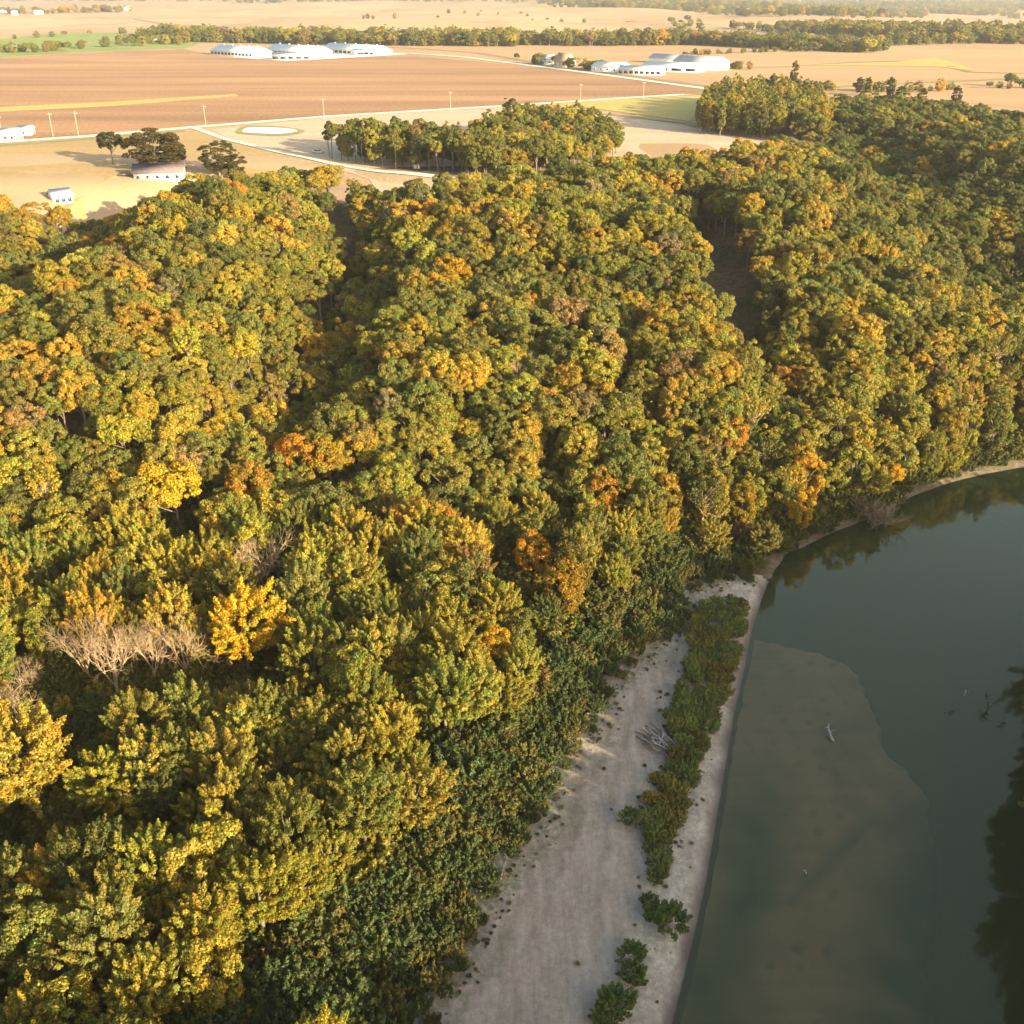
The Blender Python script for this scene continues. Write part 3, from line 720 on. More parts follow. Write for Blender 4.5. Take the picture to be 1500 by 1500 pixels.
# trees the photo singles out: the nearest one in the picture takes its colour and size
SPS = .86
SPECIAL = [(255, 718, (.34, .26, .020), 1.3, 'oak1', GOLD, 'bright lemon yellow round tree on the left hillside', None),
           (428, 668, (.36, .17, .016), 1.15, 'oak2', ORANGE, 'vivid orange tree standing alone among green oaks on the left slope', None),
           (380, 905, (.38, .26, .016), 1.3, 'maple1', GOLD, 'bright yellow tree below a bare pale crown beside the bare trees', None),
           (767, 795, (.33, .19, .016), .85, 'edge1', ORANGE, 'small round orange-gold tree in the middle of the bluff foot', None),
           (1195, 672, (.40, .23, .014), .95, 'edge2', ORANGE, 'tall orange and yellow tree on the river bluff, upper of two', None),
           (1200, 725, (.36, .24, .010), .8, 'edge0', GOLD, 'bright yellow tree at the river bluff foot below the orange one', None),
           (48, 1140, (.26, .205, .032), 1.55, 'maple2', GOLD, 'very large golden tree at the left edge beside a dark gap', None),
           (943, 347, (.34, .23, .03), .8, 'oak0', GOLD, 'small pale yellow tree high on the hilltop', None),
           (1310, 668, (.40, .25, .010), .62, 'oak3', GOLD, 'small bright yellow tree on the bank right of the brown fallen crown', None),
           (1075, 640, (.30, .165, .02), .9, 'edge1', ORANGE, 'orange tree half way up the river bluff', None),
           (660, 390, (.26, .17, .008), 1.1, 'oak4', GOLD, 'big golden oak near the middle of the hilltop', None),
           (600, 740, (.29, .175, .02), 1.1, 'oak2', ORANGE, 'broad orange-gold oak above the flood plain wood', None),
           (735, 938, (.34, .22, .01), .75, 'edge1', GOLD, 'narrow bright yellow tree in the middle of the flood plain wood', None),
           (890, 690, (.26, .14, .012), 1.0, 'edge0', GOLD, 'gold and orange tree on the middle of the bluff face', None),
           (1150, 545, (.27, .16, .02), 1.0, 'oak1', ORANGE, 'orange-brown oak at the lip of the right ravine', None),
           (1085, 345, (.20, .12, .03), 1.0, 'oak0', TAN, 'pale tan tree beside the top of the right ravine', None),
           (880, 880, (.20, .135, .010), .95, 'edge2', GOLD, 'yellow tree at the wood corner above the upper willow thicket', None),
           (830, 800, (.10, .085, .012), 1.0, 'edge0', LIME, 'tall yellow-green tree where the bluff meets the flood plain', None)]
RX = np.array([r[0] for r in ROWS]); RY = np.array([r[1] for r in ROWS]); RZ = np.array([r[2] for r in ROWS])
tu, tv, td = proj(RX, RY, RZ + 10)
CHOSEN = {}
for px, py, tint, sc, key, base, lab, _ in SPECIAL:
    dd = np.hypot(tu - px, tv - py); dd[list(CHOSEN)] = 1e9; i = int(np.argmin(dd))
    ROWS[i][3] = np.array([sc, sc, sc]) * SPS; ROWS[i][5] = key; ROWS[i][6] = np.array(tint); ROWS[i][7] = base; CHOSEN[i] = lab
# gap left for the bare trees and the dark hollows seen between crowns
BARE = [(125, 965, 1.0), (165, 985, 1.15), (222, 965, 1.0), (270, 960, .95), (385, 850, 1.1), (20, 1035, .8), (35, 985, .62), (770, 640, .9), (690, 525, .8)]
drop = set()
for px, py, _ in BARE[:4] + [(350, 1480, 1), (340, 1420, 1), (120, 1180, 1), (150, 1210, 1), (250, 985, 1), (120, 1060, 1)]:
    dd = np.hypot(tu - px, tv - py)
    for i in np.argsort(dd)[:1]:
        if i not in CHOSEN: drop.add(int(i))
for px, py, _ in BARE[:7]:
    b_ = at(px, py, 9)
    for i in np.nonzero((np.abs(RX - b_[0] + (b_[1] - RY) * b_[0] / b_[1]) < 4.2) & (RY < b_[1] + 4) & (RY > b_[1] - 13))[0]:
        if i not in CHOSEN: drop.add(int(i))
for px, py in ((380, 905), (48, 1140), (255, 718), (767, 795)):
    j = [i for i in CHOSEN if True][[q[:2] for q in SPECIAL].index((px, py))]
    for i in np.nonzero((np.abs(RX - RX[j] * RY / RY[j]) < 6.5) & (RY < RY[j] + 3) & (RY > RY[j] - 12))[0]:
        if i not in CHOSEN: drop.add(int(i))
# the largest trees in view become things of their own
size_px = np.array([r[3][0] * PROTO[r[5]]['rad'] for r in ROWS]) / td
vis = (tu > -15) & (tu < 1515) & (tv > 0) & (tv < 1530)
order = [int(i) for i in np.argsort(-size_px) if vis[i] and i not in drop and i not in CHOSEN]
N_SINGLE = 272 - len(CHOSEN)
single = order[:N_SINGLE]
LAND = [((50, 1140), 'the very large golden left tree'), ((190, 960), 'the bare grey trees'), ((385, 890), 'the half-bare yellow tree'), ((60, 1450), 'the bottom left corner'),
        ((350, 1440), 'the dark gap at the bottom'), ((540, 1200), 'the lowest willow thicket'), ((640, 960), 'the middle of the flood plain'), ((860, 900), 'the upper willow thicket'),
        ((290, 1110), 'the dark hollow'), ((440, 1030), 'the centre of the lower wood'), ((220, 1290), 'the lower left slope of crowns'), ((420, 1250), 'the sunlit lower wood edge'),
        ((150, 1240), 'the crowns below the golden tree'), ((330, 1330), 'the yellow lower left crowns'), ((540, 1090), 'the sunlit crowns above the sandbar'), ((720, 860), 'the bluff foot'), ((200, 1400), 'the bottom left slope'), ((330, 980), 'the back of the lower wood'), ((60, 960), 'the left edge above the golden tree'), ((600, 780), 'the broad orange-gold oak'), ((1200, 700), 'the orange bluff tree'), ((1500, 1150), 'the shaded right bank'), ((60, 800), 'the left edge of the hillside'), ((780, 780), 'the small orange-gold tree')]
cells = {}
for i in single:
    r = ROWS[i]; k = min(range(len(LAND)), key=lambda j: (LAND[j][0][0] - tu[i]) ** 2 + (LAND[j][0][1] - tv[i]) ** 2)
    szw = 'small' if r[3][0] < .70 else ('large' if r[3][0] > .86 else 'mid-sized')
    cells.setdefault((k, CNAME[r[7]], szw), []).append(i)
ORD = ['leftmost', 'second from left', 'third from left', 'fourth from left', 'fifth from left', 'sixth from left', 'seventh from left', 'eighth from left', 'ninth from left', 'tenth from left', 'eleventh from left', 'twelfth from left'] + [w_ + ' from left' for w_ in ('thirteenth', 'fourteenth', 'fifteenth', 'sixteenth', 'seventeenth', 'eighteenth')]
NUM = ['', 'one', 'two', 'three', 'four', 'five', 'six', 'seven', 'eight', 'nine', 'ten', 'eleven', 'twelve', 'thirteen', 'fourteen', 'fifteen', 'sixteen', 'seventeen', 'eighteen']
LABEL = dict(CHOSEN)
for (k, cn, szw), ids in cells.items():
    ids.sort(key=lambda i: tu[i])
    for q, i in enumerate(ids):
        if len(ids) == 1: LABEL[i] = 'the one %s %s tree by %s' % (szw, cn, LAND[k][1])
        elif len(ids) == 2: LABEL[i] = '%s of two %s %s trees by %s' % (('left', 'right')[q], szw, cn, LAND[k][1])
        else: LABEL[i] = '%s of %s %s %s trees by %s' % (ORD[min(q, 17)], NUM[min(len(ids), 18)], szw, cn, LAND[k][1])
for i, lab in LABEL.items():
    r = ROWS[i]
    nm = 'riverside_tree' if r[9] else 'hillside_tree'
    tree_object(nm, r[:7], lab, 'tree', 'trees of the riverside wood' if r[9] else 'trees of the hillside wood')
rest = [r[:7] for i, r in enumerate(ROWS) if i not in LABEL and i not in drop]

# the grove along the driveway and the other plantations belong to the forest mass
def add_zone(P, spacing, keys, wts, srange, out):
    gx_, gy_ = scatter(P, spacing); gz = height(gx_, gy_)
    for a, b, c in zip(gx_, gy_, gz):
        sc = rng.uniform(*srange); base = pick(wts)
        out.append([a, b, c - .15, np.array([sc, sc, sc * rng.uniform(.9, 1.1)]), rng.uniform(0, 6.28), random.choice(keys), np.array(base) * rng.uniform(.8, 1.2)])
add_zone(poly([(484, 236), (560, 248), (668, 262), (700, 245), (680, 226), (600, 218), (520, 218), (480, 226)], PLAT), 5.6, kind_ids('grove') + kind_ids('edge')[:1], [.55, .4, .1, .03, 0, .03, 0], (.56, .84), rest)
add_zone(poly([(672, 268), (740, 272), (830, 262), (895, 246), (905, 222), (860, 196), (740, 198), (680, 226)], PLAT), 5.6, kind_ids('edge') + kind_ids('oak'), [.3, .4, .2, .1, .02, .03, .03], (.65, .95), rest)
add_zone(poly([(1012, 196), (1130, 206), (1180, 190), (1200, 160), (1100, 150), (1040, 160)], PLAT), 6.5, kind_ids('edge') + kind_ids('poplar'), [.4, .35, .18, .2, .0, .0, .0], (.8, 1.0), rest)
x, y = scatter(np.array([[-190., 20], [-260, 330], [260, 330], [260, 20]]), 3.7)
s = river_s(x, y); U, V_, D = proj(x, y, height(x, y, s))
k = (s > 3) & ~inside(THICKP, x, y) & ~inside(SANDP, x, y) & inside(FORESTP, x, y) & (U > -150) & (U < 1650) & (V_ < 1750) & ((s < 60) | (y < 190)) & ~inside(MUDP, x, y)
for c in CLEAR: k &= ~inside(c, x, y)
x, y, s = x[k], y[k], s[k]; z = height(x, y, s)
for a, b, c in zip(x, y, z):
    sc = rng.uniform(.8, 1.7)
    rest.append([a, b, c - .3, np.array([sc * 1.25, sc * 1.25, sc]), rng.uniform(0, 6.28), random.choice(kind_ids('willow')), np.array(pick([.5, .35, .2, .04, 0, .04, 0])) * rng.uniform(.6, 1.0)])
forest = scatter_stuff('forest', rest)
forest['label'] = 'mass of autumn woodland covering the bluff and beyond'

# far woods, hedgerows and tree lines across the fields
far = []
def band(pts, width, n, keys=None, srange=(.5, 1.0), wts=(.35, .35, .14, .06, .03, .06, .04)):
    P = onpoly(pts); seg = np.linalg.norm(np.diff(P, axis=0), axis=1); cum = np.concatenate([[0], np.cumsum(seg)])
    Q = []
    for t in rng.uniform(0, cum[-1], n):
        i = max(min(int(np.searchsorted(cum, t) - 1), len(seg) - 1), 0)
        p = P[i] + (P[i + 1] - P[i]) * (t - cum[i]) / seg[i]; d = (P[i + 1] - P[i]) / seg[i]
        Q.append(p + np.array([-d[1], d[0]]) * rng.uniform(-1, 1) * width)
    Q = np.array(Q); hq = height(Q[:, 0], Q[:, 1]); keys = keys or (kind_ids('edge') * 3 + kind_ids('oak'))
    for q, h_ in zip(Q, hq):
        sc = rng.uniform(*srange)
        far.append([q[0], q[1], h_ - .1 - 2.2 * sc, np.array([sc * 1.5, sc * 1.5, sc * rng.uniform(.8, 1.2)]), rng.uniform(0, 6.28), random.choice(keys), np.array(pick(wts)) * rng.uniform(.9, 1.5)])
band([(240, 56), (300, 60), (420, 62), (520, 64), (640, 65), (760, 66)], 45, 660, None, (.8, 1.25))
band([(640, 62), (760, 64), (880, 66), (1000, 64)], 35, 340, None, (.75, 1.15))
band([(1000, 63), (1100, 67), (1200, 73), (1290, 76)], 35, 300, None, (.7, 1.1))
band([(1195, 44), (1300, 50), (1400, 55), (1500, 58), (1650, 60)], 75, 660, None, (.8, 1.2))
band([(1290, 66), (1400, 62), (1500, 64)], 20, 60, None, (.6, .9))
band([(1060, 40), (1110, 44), (1160, 50)], 12, 26, None, (.5, .9))
band([(840, 11), (1000, 13), (1180, 24), (1340, 18), (1500, 26), (1800, 30)], 120, 840, None, (.9, 1.5))
band([(820, 6), (1000, 7), (1200, 14), (1400, 10), (1700, 14)], 500, 1800, None, (1.0, 1.8))
band([(500, 0), (900, -1), (1300, 2), (1700, 3)], 1200, 2000, None, (1.2, 2.2))
band([(-300, -2), (200, -1), (600, -2)], 800, 800, None, (1.2, 2.0))
band([(0, 20), (90, 19), (190, 18)], 60, 60, None, (.7, 1.2), (.2, .2, .1, .1, .1, .2, .2))
band([(0, 78), (60, 76), (150, 70), (260, 64)], 18, 34, None, (.5, .8))
band([(170, 62), (230, 63), (270, 64)], 18, 26, None, (.6, .9))
band([(20, 57), (140, 52), (190, 49)], 4, 10, None, (.35, .6))
band([(1000, 81), (1100, 77), (1180, 75), (1230, 74)], 6, 60, None, (.22, .4))
band([(775, 92), (785, 93), (850, 101), (872, 103), (900, 102)], 8, 18, None, (.45, .75))
band([(1052, 100), (1075, 101), (1105, 103)], 5, 8, None, (.25, .5))
band([(1160, 132), (1300, 136), (1500, 128), (1700, 124)], 8, 45, None, (.25, .6))
band([(540, 27), (640, 30), (690, 16), (760, 22), (900, 34)], 60, 16, None, (.5, .9))
band([(985, 32), (1000, 36), (1006, 48)], 25, 14, None, (.6, 1.0))
fw = scatter_stuff('far_woodland', far); fw['label'] = 'distant tree lines and woods between the fields'

# willow thickets on the bank and on the sandbar
wil = []
x, y = scatter(THICKP, 2.2); sx_ = river_s(x, y); zz = np.minimum(height(x, y, sx_), 2.6)
dli = dist(leftL, x, y)
for a, b, c, di in zip(x, y, zz, dli):
    inland = min(1, di / 14)
    sc = rng.uniform(.65, 1.15) * (.6 + .8 * inland); g = rng.uniform(.75, 1.3)
    base = np.array((.058, .084, .028)) if rng.uniform() < .7 else np.array((.095, .096, .027))
    wil.append([a, b, c - .2, np.array([sc * 1.1, sc * 1.1, sc]), rng.uniform(0, 6.28), random.choice(kind_ids('willow')), base * g])
STRIPP = poly([(1082, 872), (1092, 892), (1082, 950), (1066, 1010), (1050, 1050), (1034, 1085), (1020, 1125), (1006, 1165), (998, 1195), (992, 1222), (980, 1245), (975, 1280), (957, 1288), (950, 1240), (945, 1200), (940, 1175), (955, 1150), (985, 1110), (985, 1080), (980, 1050), (990, 1010), (1010, 985), (1005, 950), (1010, 915), (1035, 885)], 1.2)
x, y = scatter(STRIPP, 1.25)
gapn = wob(x, y, 5, 61)
for a, b, hq, gn in zip(x, y, height(x, y), gapn):
    if gn < -.45 and rng.uniform() < .8: continue
    sc = rng.uniform(.34, .66); g = rng.uniform(.7, 1.35); warm = wob(a, b, 12, 31) > .25
    base = np.array((.175, .170, .045)) if warm else np.array((.130, .172, .052))
    wil.append([a, b, hq - .15, np.array([sc * 1.15, sc * 1.15, sc]), rng.uniform(0, 6.28), random.choice(kind_ids('willow')), base * g])
wt = scatter_stuff('willow_thicket', wil); wt['label'] = 'dark green willow scrub along the bank and sandbar'
# low weeds and flood wrack on the sand
wd_ = []
x, y = scatter(SANDP, .55, .5)
rs = river_s(x, y); dL = dist(leftL, x, y); dS = dist(STRIPP, x, y, True); nz = wob(x, y, 6, 41)
for a, b, r_, l_, d_, n_, hq in zip(x, y, rs, dL, dS, nz, height(x, y, rs)):
    p = .25 * math.exp(-(l_ / 2.0) ** 2) + .3 * math.exp(-(d_ / 1.5) ** 2) * (n_ > -.2) + .004 * (n_ > 0) + (.10 if (2 < r_ < 9 and n_ > .35) else 0)
    if r_ > 1.6 and rng.uniform() < p:
        sc = rng.uniform(.04, .13) * (1.7 if rng.uniform() < .06 else 1); pale = rng.uniform() < .5
        wd_.append([a, b, hq - .02, np.array([sc * 1.5, sc * 1.5, sc]), rng.uniform(0, 6.28), random.choice(kind_ids('willow')), np.array((.20, .185, .11) if pale else (.085, .10, .045)) * rng.uniform(.7, 1.3)])
ww = scatter_stuff('sand_weeds', wd_); ww['label'] = 'low weeds scattered over the sandbar'

# single bushes on the sandbar
BUSH = [(978, 1362, 1.05, 'dark green willow bush alone on the lower sandbar near the water'), (962, 1352, .85, 'willow bush touching the left side of the lower sandbar bush'),
        (925, 1408, .8, 'narrow willow bush on the lower sandbar left of the open sand'), (930, 1440, .75, 'willow bush directly below the narrow one'),
        (922, 1205, .7, 'small blue-green bush left of the willow strip'), (905, 1484, .95, 'olive willow bush at the bottom edge of the sandbar'),
        (948, 1325, .5, 'low bush between the willow strip and the lower sandbar bush'), (885, 1500, .8, 'willow bush cut by the bottom edge of the picture')]
for px, py, sc, lab in BUSH:
    p = on(px, py)
    tree_object('willow_bush', [p.x, p.y, p.z - .1, np.array([sc * 1.2, sc * 1.2, sc * .9]), rng.uniform(0, 6.28), random.choice(kind_ids('willow')), (.085, .125, .036)], lab, 'bush', 'bushes on the sandbar')

# bare trees
def branch(mb, p, d, L, r, depth):
    n = 3; P = [p]; 
    for k in range(n):
        d = d + rng.normal(size=3) * .12 + np.array([0, 0, .05]); d /= np.linalg.norm(d); P.append(P[-1] + d * L / n)
    mb.tube(P, np.linspace(r, r * .62, n + 1), 6 if depth > 2 else 4)
    if depth <= 0: return
    for k in range(3 if depth > 1 else 4):
        t = rng.uniform(.45, 1.0); i = min(int(t * n), n - 1); q = P[i] + (P[i + 1] - P[i]) * (t * n - i)
        e = d + rng.normal(size=3) * .55 + np.array([0, 0, .12]); e /= np.linalg.norm(e)
        branch(mb, q, e, L * rng.uniform(.58, .8), r * .55, depth - 1)
BL = ['leftmost bare pale tree of the cluster', 'largest bare branching tree of the pale cluster', 'bare tree with tan twigs in the middle of the cluster', 'rightmost bare reddish tree of the cluster',
      'bare pale crown rising above the bright yellow tree', 'bare tree at the left edge above the large golden tree', 'small bare reddish crown near the left edge', 'dead forked snag in the middle of the bluff', 'leafless brown crown on the upper hill']
for (px, py, sc), lab in zip(BARE, BL):
    p = at(px, py, 9); p = (p[0], p[1], hz(p[0], p[1]) - .2)
    e = empty('bare_tree', p, rng.uniform(0, 6)); e.scale = (sc * .80, sc * .80, sc * .98); tag(e, lab, 'bare tree', 'leafless trees in the wood')
    tb, cb = MB(), MB()
    tb.tube([(0, 0, 0), (.1, 0, 2), (.1, .1, 4.6)], [.34, .27, .22], 8)
    for k in range(7):
        a = k * 2.4 + rng.uniform(-.4, .4); d = np.array([math.cos(a) * .5, math.sin(a) * .5, 1.0]); d /= np.linalg.norm(d)
        branch(cb, np.array([.1, .1, rng.uniform(3.2, 4.6)]), d, rng.uniform(4, 5.4), .13, 4 if k < 5 else 3)
    tb.build('trunk', M['pale_bark'], e, True); cb.build('branches', M['pale_bark'], e)

# ------------------------------------------------------------------ lone trees in the fields
LONE = [(166, 240, 'oak0', (.95, .95, .85), (.045, .045, .016), 'dark spreading oak in the pasture left of the farmhouse'),
        (228, 250, 'edge1', (2.5, 2.3, 1.0), (.066, .056, .020), 'huge brown-green oak behind the farmhouse with dark roof'),
        (258, 246, 'edge0', (1.2, 1.2, .75), (.060, .055, .018), 'smaller oak joined to the right of the huge oak'),
        (322, 258, 'edge2', (1.5, 1.5, .8), (.050, .050, .014), 'dark round oak right of the farmhouse'),
        (346, 260, 'edge1', (.9, .9, .55), (.060, .05, .018), 'little oak beside the dark round oak'),
        (1161, 131, 'poplar0', (1.2, 1.2, 1.05), (.085, .080, .020), 'tall solitary olive tree in the stubble field above the grove'),
        (1257, 140, 'poplar0', (1.1, 1.1, .65), (.07, .065, .03), 'left of two slim trees at the far wood edge'),
        (1270, 140, 'poplar0', (.9, .9, .65), (.06, .06, .025), 'right of two slim trees at the far wood edge'),
        (1302, 148, 'poplar0', (1.1, 1.1, .8), (.05, .055, .02), 'tallest slim tree by the right-hand stubble field'),
        (1318, 150, 'poplar0', (1.2, 1.2, .55), (.045, .05, .016), 'short dark tree right of the tallest slim tree'),
        (1348, 156, 'poplar0', (1.2, 1.2, .6), (.055, .05, .02), 'dark narrow tree alone against the right stubble field'),
        (1398, 158, 'poplar0', (1.2, 1.2, .7), (.07, .06, .03), 'rightmost slim tree against the right stubble field'),
        (753, 200, 'edge1', (1.3, 1.3, 1.05), (.045, .055, .012), 'tall green tree with dark side above the second grove'),
        (785, 94, 'edge2', (.8, .8, .5), (.05, .04, .014), 'dark bush left of the tan-roofed farm house'),
        (757, 90, 'oak3', (.6, .6, .5), (.05, .04, .016), 'dark round bush at the left end of the farmstead'),
        (835, 102, 'edge0', (1, 1, .6), (.04, .05, .014), 'dark green tree between tan-roofed house and white shed')]
for px, py, key, sc, tint, lab in LONE:
    p = on(px, py)
    tree_object('field_tree', [p.x, p.y, p.z - .2, np.array(sc), rng.uniform(0, 6.28), key, tint], lab, 'field tree', 'single trees in the fields')

# ------------------------------------------------------------------ buildings
def gable(name, label, A, B, depth, wall_h, roof_h, wall_m, roof_m, cat='barn', group=None, wins=0, door=True, over=.5, openings=0, z=None, vents=0):
    """long building whose front wall runs from ground point A to B; depth goes away from the camera"""
    A, B = np.array(A[:2]), np.array(B[:2]); L = float(np.linalg.norm(B - A)); ang = math.atan2(B[1] - A[1], B[0] - A[0])
    c = (A + B) / 2 + np.array([-math.sin(ang), math.cos(ang)]) * depth / 2
    zz = min(hz(*A), hz(*B), hz(*c)) - .1 if z is None else z
    e = empty(name, (c[0], c[1], zz), ang); tag(e, label, cat, group)
    l, d = L / 2, depth / 2
    mb = MB()
    V = np.array([(-l, -d, 0), (l, -d, 0), (l, d, 0), (-l, d, 0), (-l, -d, wall_h), (l, -d, wall_h), (l, d, wall_h), (-l, d, wall_h), (-l, 0, wall_h + roof_h), (l, 0, wall_h + roof_h)], float)
    mb.add(V, [(0, 1, 5, 4), (2, 3, 7, 6), (1, 2, 6, 5), (3, 0, 4, 7)], [(5, 6, 9), (7, 4, 8)])
    mb.build('wall', M[wall_m], e)
    rb = MB(); t = .22; k = roof_h / d
    for sg in (-1, 1):
        lo = np.array([0, sg * (d + over), wall_h - over * k + .04]); hi = np.array([0, 0, wall_h + roof_h + .04]); V = []
        for xx in (-l - over, l + over):
            for q in (lo, hi):
                for up in (0, t): V.append((xx, q[1], q[2] + up))
        rb.add(V, [(0, 1, 3, 2), (4, 6, 7, 5), (0, 4, 5, 1), (2, 3, 7, 6), (1, 5, 7, 3), (0, 2, 6, 4)])
    rb.build('roof', M[roof_m], e)
    for i in range(wins):
        xx = -l + L * (i + .5) / wins
        f = MB(); f.box((xx, -d - .05, wall_h * .55), (1.5, .1, 1.4)); fo = f.build('window', M['white_metal'], e)
        g = MB(); g.box((xx, -d - .11, wall_h * .55), (1.2, .06, 1.1)); g.build('pane', M['glass'], fo)
    for i in range(openings):
        xx = -l + L * (i + .5) / openings
        f = MB(); f.box((xx, -d - .04, wall_h * .5), (L / openings * .72, .12, wall_h * .5)); f.build('opening', M['dark'], e)
    if door:
        f = MB(); f.box((l + .05, 0, wall_h * .42), (.12, min(4, d), wall_h * .8)); f.build('door', M['grey_roof'], e)
    for i in range(vents):
        f = MB(); f.box((-l + L * (i + .5) / vents, 0, wall_h + roof_h + .5), (1.6, 1.2, .9)); f.build('roof_vent', M['white_metal'], e)
    return e
gw = lambda a, b: on(a, b)
G = 'long white cattle barns'
p1, p2 = gw(309, 80), gw(402, 87)
dirv = (p2 - p1); dirv.z = 0; dirv.normalize(); nrm = Vector((-dirv.y, dirv.x, 0))
gable('cattle_barn', 'nearest of three long white cattle barns, dark openings along its side', p1, p1 + dirv * 72, 24, 4.4, 4.6, 'white_wall', 'white_metal', group=G, openings=12, vents=5)
q = p1 + nrm * 52 + dirv * 22; gable('cattle_barn', 'middle of three long white cattle barns', q, q + dirv * 78, 24, 4.4, 4.6, 'white_wall', 'white_metal', group=G, openings=12, vents=5)
q = p1 + nrm * 104 + dirv * 46; gable('cattle_barn', 'farthest of three long white cattle barns by the tree line', q, q + dirv * 84, 24, 4.4, 4.6, 'white_wall', 'white_metal', group=G, openings=12, vents=5)
gable('milking_shed', 'low white shed beside the right end of the cattle barns', gw(398, 88), gw(455, 88), 14, 4, 2.5, 'white_wall', 'white_metal', 'shed', openings=5)
gable('feed_shed', 'small low white shed on the yard right of the cattle barns', gw(521, 81), gw(558, 80), 14, 3.5, 2.2, 'white_wall', 'white_metal', 'shed', openings=2)
gable('farm_house', 'white house with pale roof at the left end of the right farmstead', gw(790, 95), gw(808, 96), 9, 5, 3.5, 'white_wall', 'white_metal', 'house', wins=3)
gable('tan_house', 'tall house with steep tan roof beside the white house', gw(811, 98), gw(829, 100), 10, 5, 6, 'beige', 'tan_roof', 'house', wins=3)
gable('machine_shed', 'wide white machine shed behind two dark trees', gw(866, 105), gw(905, 107), 20, 4.6, 2.6, 'white_wall', 'white_metal', 'shed', wins=4)
gable('low_shed', 'low white shed with a row of dark openings by the farm road', gw(905, 109), gw(968, 111), 12, 4, 2.5, 'white_wall', 'white_metal', 'shed', openings=8)
gable('long_shed', 'long white-roofed shed in front of the grey-roofed barn', gw(940, 104), gw(1022, 107), 20, 4.2, 2.6, 'white_wall', 'white_metal', 'shed', openings=4)
gable('grey_roofed_barn', 'long barn with grey roof and bright white gable end', gw(985, 100), gw(1047, 104), 20, 6, 4, 'white_wall', 'grey_roof', 'barn', wins=0)
gable('back_barn', 'grey-roofed long barn at the back of the right farmstead', gw(950, 92), gw(1010, 95), 16, 4.4, 3, 'white_wall', 'grey_roof', 'barn')
hs = gable('ranch_house', 'white ranch house with dark purple-brown roof below the huge oak', gw(196, 262), gw(268, 266), 9, 3.6, 2.3, 'white_wall', 'purple_roof', 'house', wins=5, over=.7)
pb = MB(); pb.box((-12.5, .5, 2.5), (4.5, 5, .25))
for a, b in ((-14.4, -1.7), (-14.4, 2.7)): pb.box((a, b, 1.2), (.2, .2, 2.4))
pb.build('porch', M['purple_roof'], hs)
gable('cottage', 'small white house half hidden by trees at the left', gw(80, 297), gw(108, 298), 7, 2.8, 1.9, 'white_wall', 'white_metal', 'house', wins=3)
gable('roadside_house', 'white house with pale roof at the left edge beside the gravel road', gw(-15, 207), gw(24, 207), 8, 3.0, 2.2, 'white_wall', 'white_metal', 'house', wins=4)
gable('roadside_garage', 'low pale garage right of the roadside house', gw(26, 199), gw(44, 199), 7, 2.6, 1.6, 'beige', 'concrete', 'garage', wins=1)
for px, py, wpx, lab in ((22, 22, 9, 'far white farm house among trees at the top left'), (58, 21, 12, 'second far white farm house among trees at the top left'), (187, 15, 10, 'pale far shed at the end of the top left tree line'),
                         (8, 18, 7, 'tiny far white house at the top left corner')):
    gable('far_house', lab, gw(px - wpx / 2, py), gw(px + wpx / 2, py), 12, 6, 5, 'white_wall', 'beige', 'house', wins=2)
gable('old_shed', 'low tan shed in front of the left tree line', gw(228, 62), gw(262, 60), 10, 3, 2, 'beige', 'concrete', 'shed', openings=3)
gable('old_barn', 'small pale barn at the left end of the tree line', gw(180, 57), gw(208, 56), 10, 3, 2, 'beige', 'tan_roof', 'barn', wins=2)
gable('valley_house', 'tiny pale house on the bare field above the tree line', gw(852, 53), gw(863, 54), 10, 5, 4, 'white_wall', 'tan_roof', 'house', wins=2)

# utility poles along the road
PL = [(5, 178, 205), (78, 178, 200), (115, 178, 198), (302, 168, 187), (475, 155, 175), (660, 150, 163), (850, 137, 150), (942, 132, 146), (1061, 128, 139)]
PLAB = ['pole by the roadside house at the left edge', 'left of the pair of poles by the tilled field corner', 'right of the pair of poles by the tilled field corner', 'pole above the road junction with the driveway', 'pole above the left end of the grove',
        'pole on the road behind the grove', 'pole at the left of the yellow-green field', 'pole in the middle of the yellow-green field', 'pole at the far right end of the gravel road']
for (px, ty, by), lab in zip(PL, PLAB):
    p = on(px, by); h = 10.5
    e = empty('utility_pole', p); tag(e, 'wooden utility ' + lab, 'pole', 'utility poles along the gravel road')
    mb = MB(); mb.tube([(0, 0, -.5), (0, 0, h * .5), (0, 0, h)], [.15, .13, .11], 8); mb.build('post', M['pole'], e, True)
    mb = MB(); mb.box((0, -.22, h - .9), (2.4, .14, .18)); mb.build('crossarm', M['pole'], e)
    for k in (-1, 0, 1):
        mb = MB(); mb.tube([(k, -.22, h - .81), (k, -.22, h - .55)], [.07, .05], 6); mb.build('insulator', M['concrete'], e)
# car on the driveway
p = on(466, 224.5); e = empty('parked_car', p, R(-25)); tag(e, 'white car parked in the tan field left of the grove', 'car')
mb = MB(); mb.box((0, 0, .62), (4.5, 1.8, .66), taper=.97); mb.build('body', M['white_metal'], e)
mb = MB(); mb.box((-.2, 0, 1.22), (2.6, 1.6, .54), taper=.78); mb.build('cabin', M['glass'], e)
mb = MB(); mb.box((-.2, 0, 1.52), (2.0, 1.26, .05)); mb.build('roof', M['white_metal'], e)
for a in (-1.4, 1.4):
    for b in (-.85, .85):
        mb = MB(); mb.tube([(a, b - .1, .33), (a, b + .1, .33)], [.33, .33], 12); mb.build('wheel', M['tyre'], e)
p = on(611, 247); e = empty('white_shed', p, R(-15)); tag(e, 'tiny white shed in the dark under the grove trees', 'shed')
mb = MB(); mb.box((0, 0, 1), (2.2, 1.8, 2)); mb.build('wall', M['white_wall'], e)
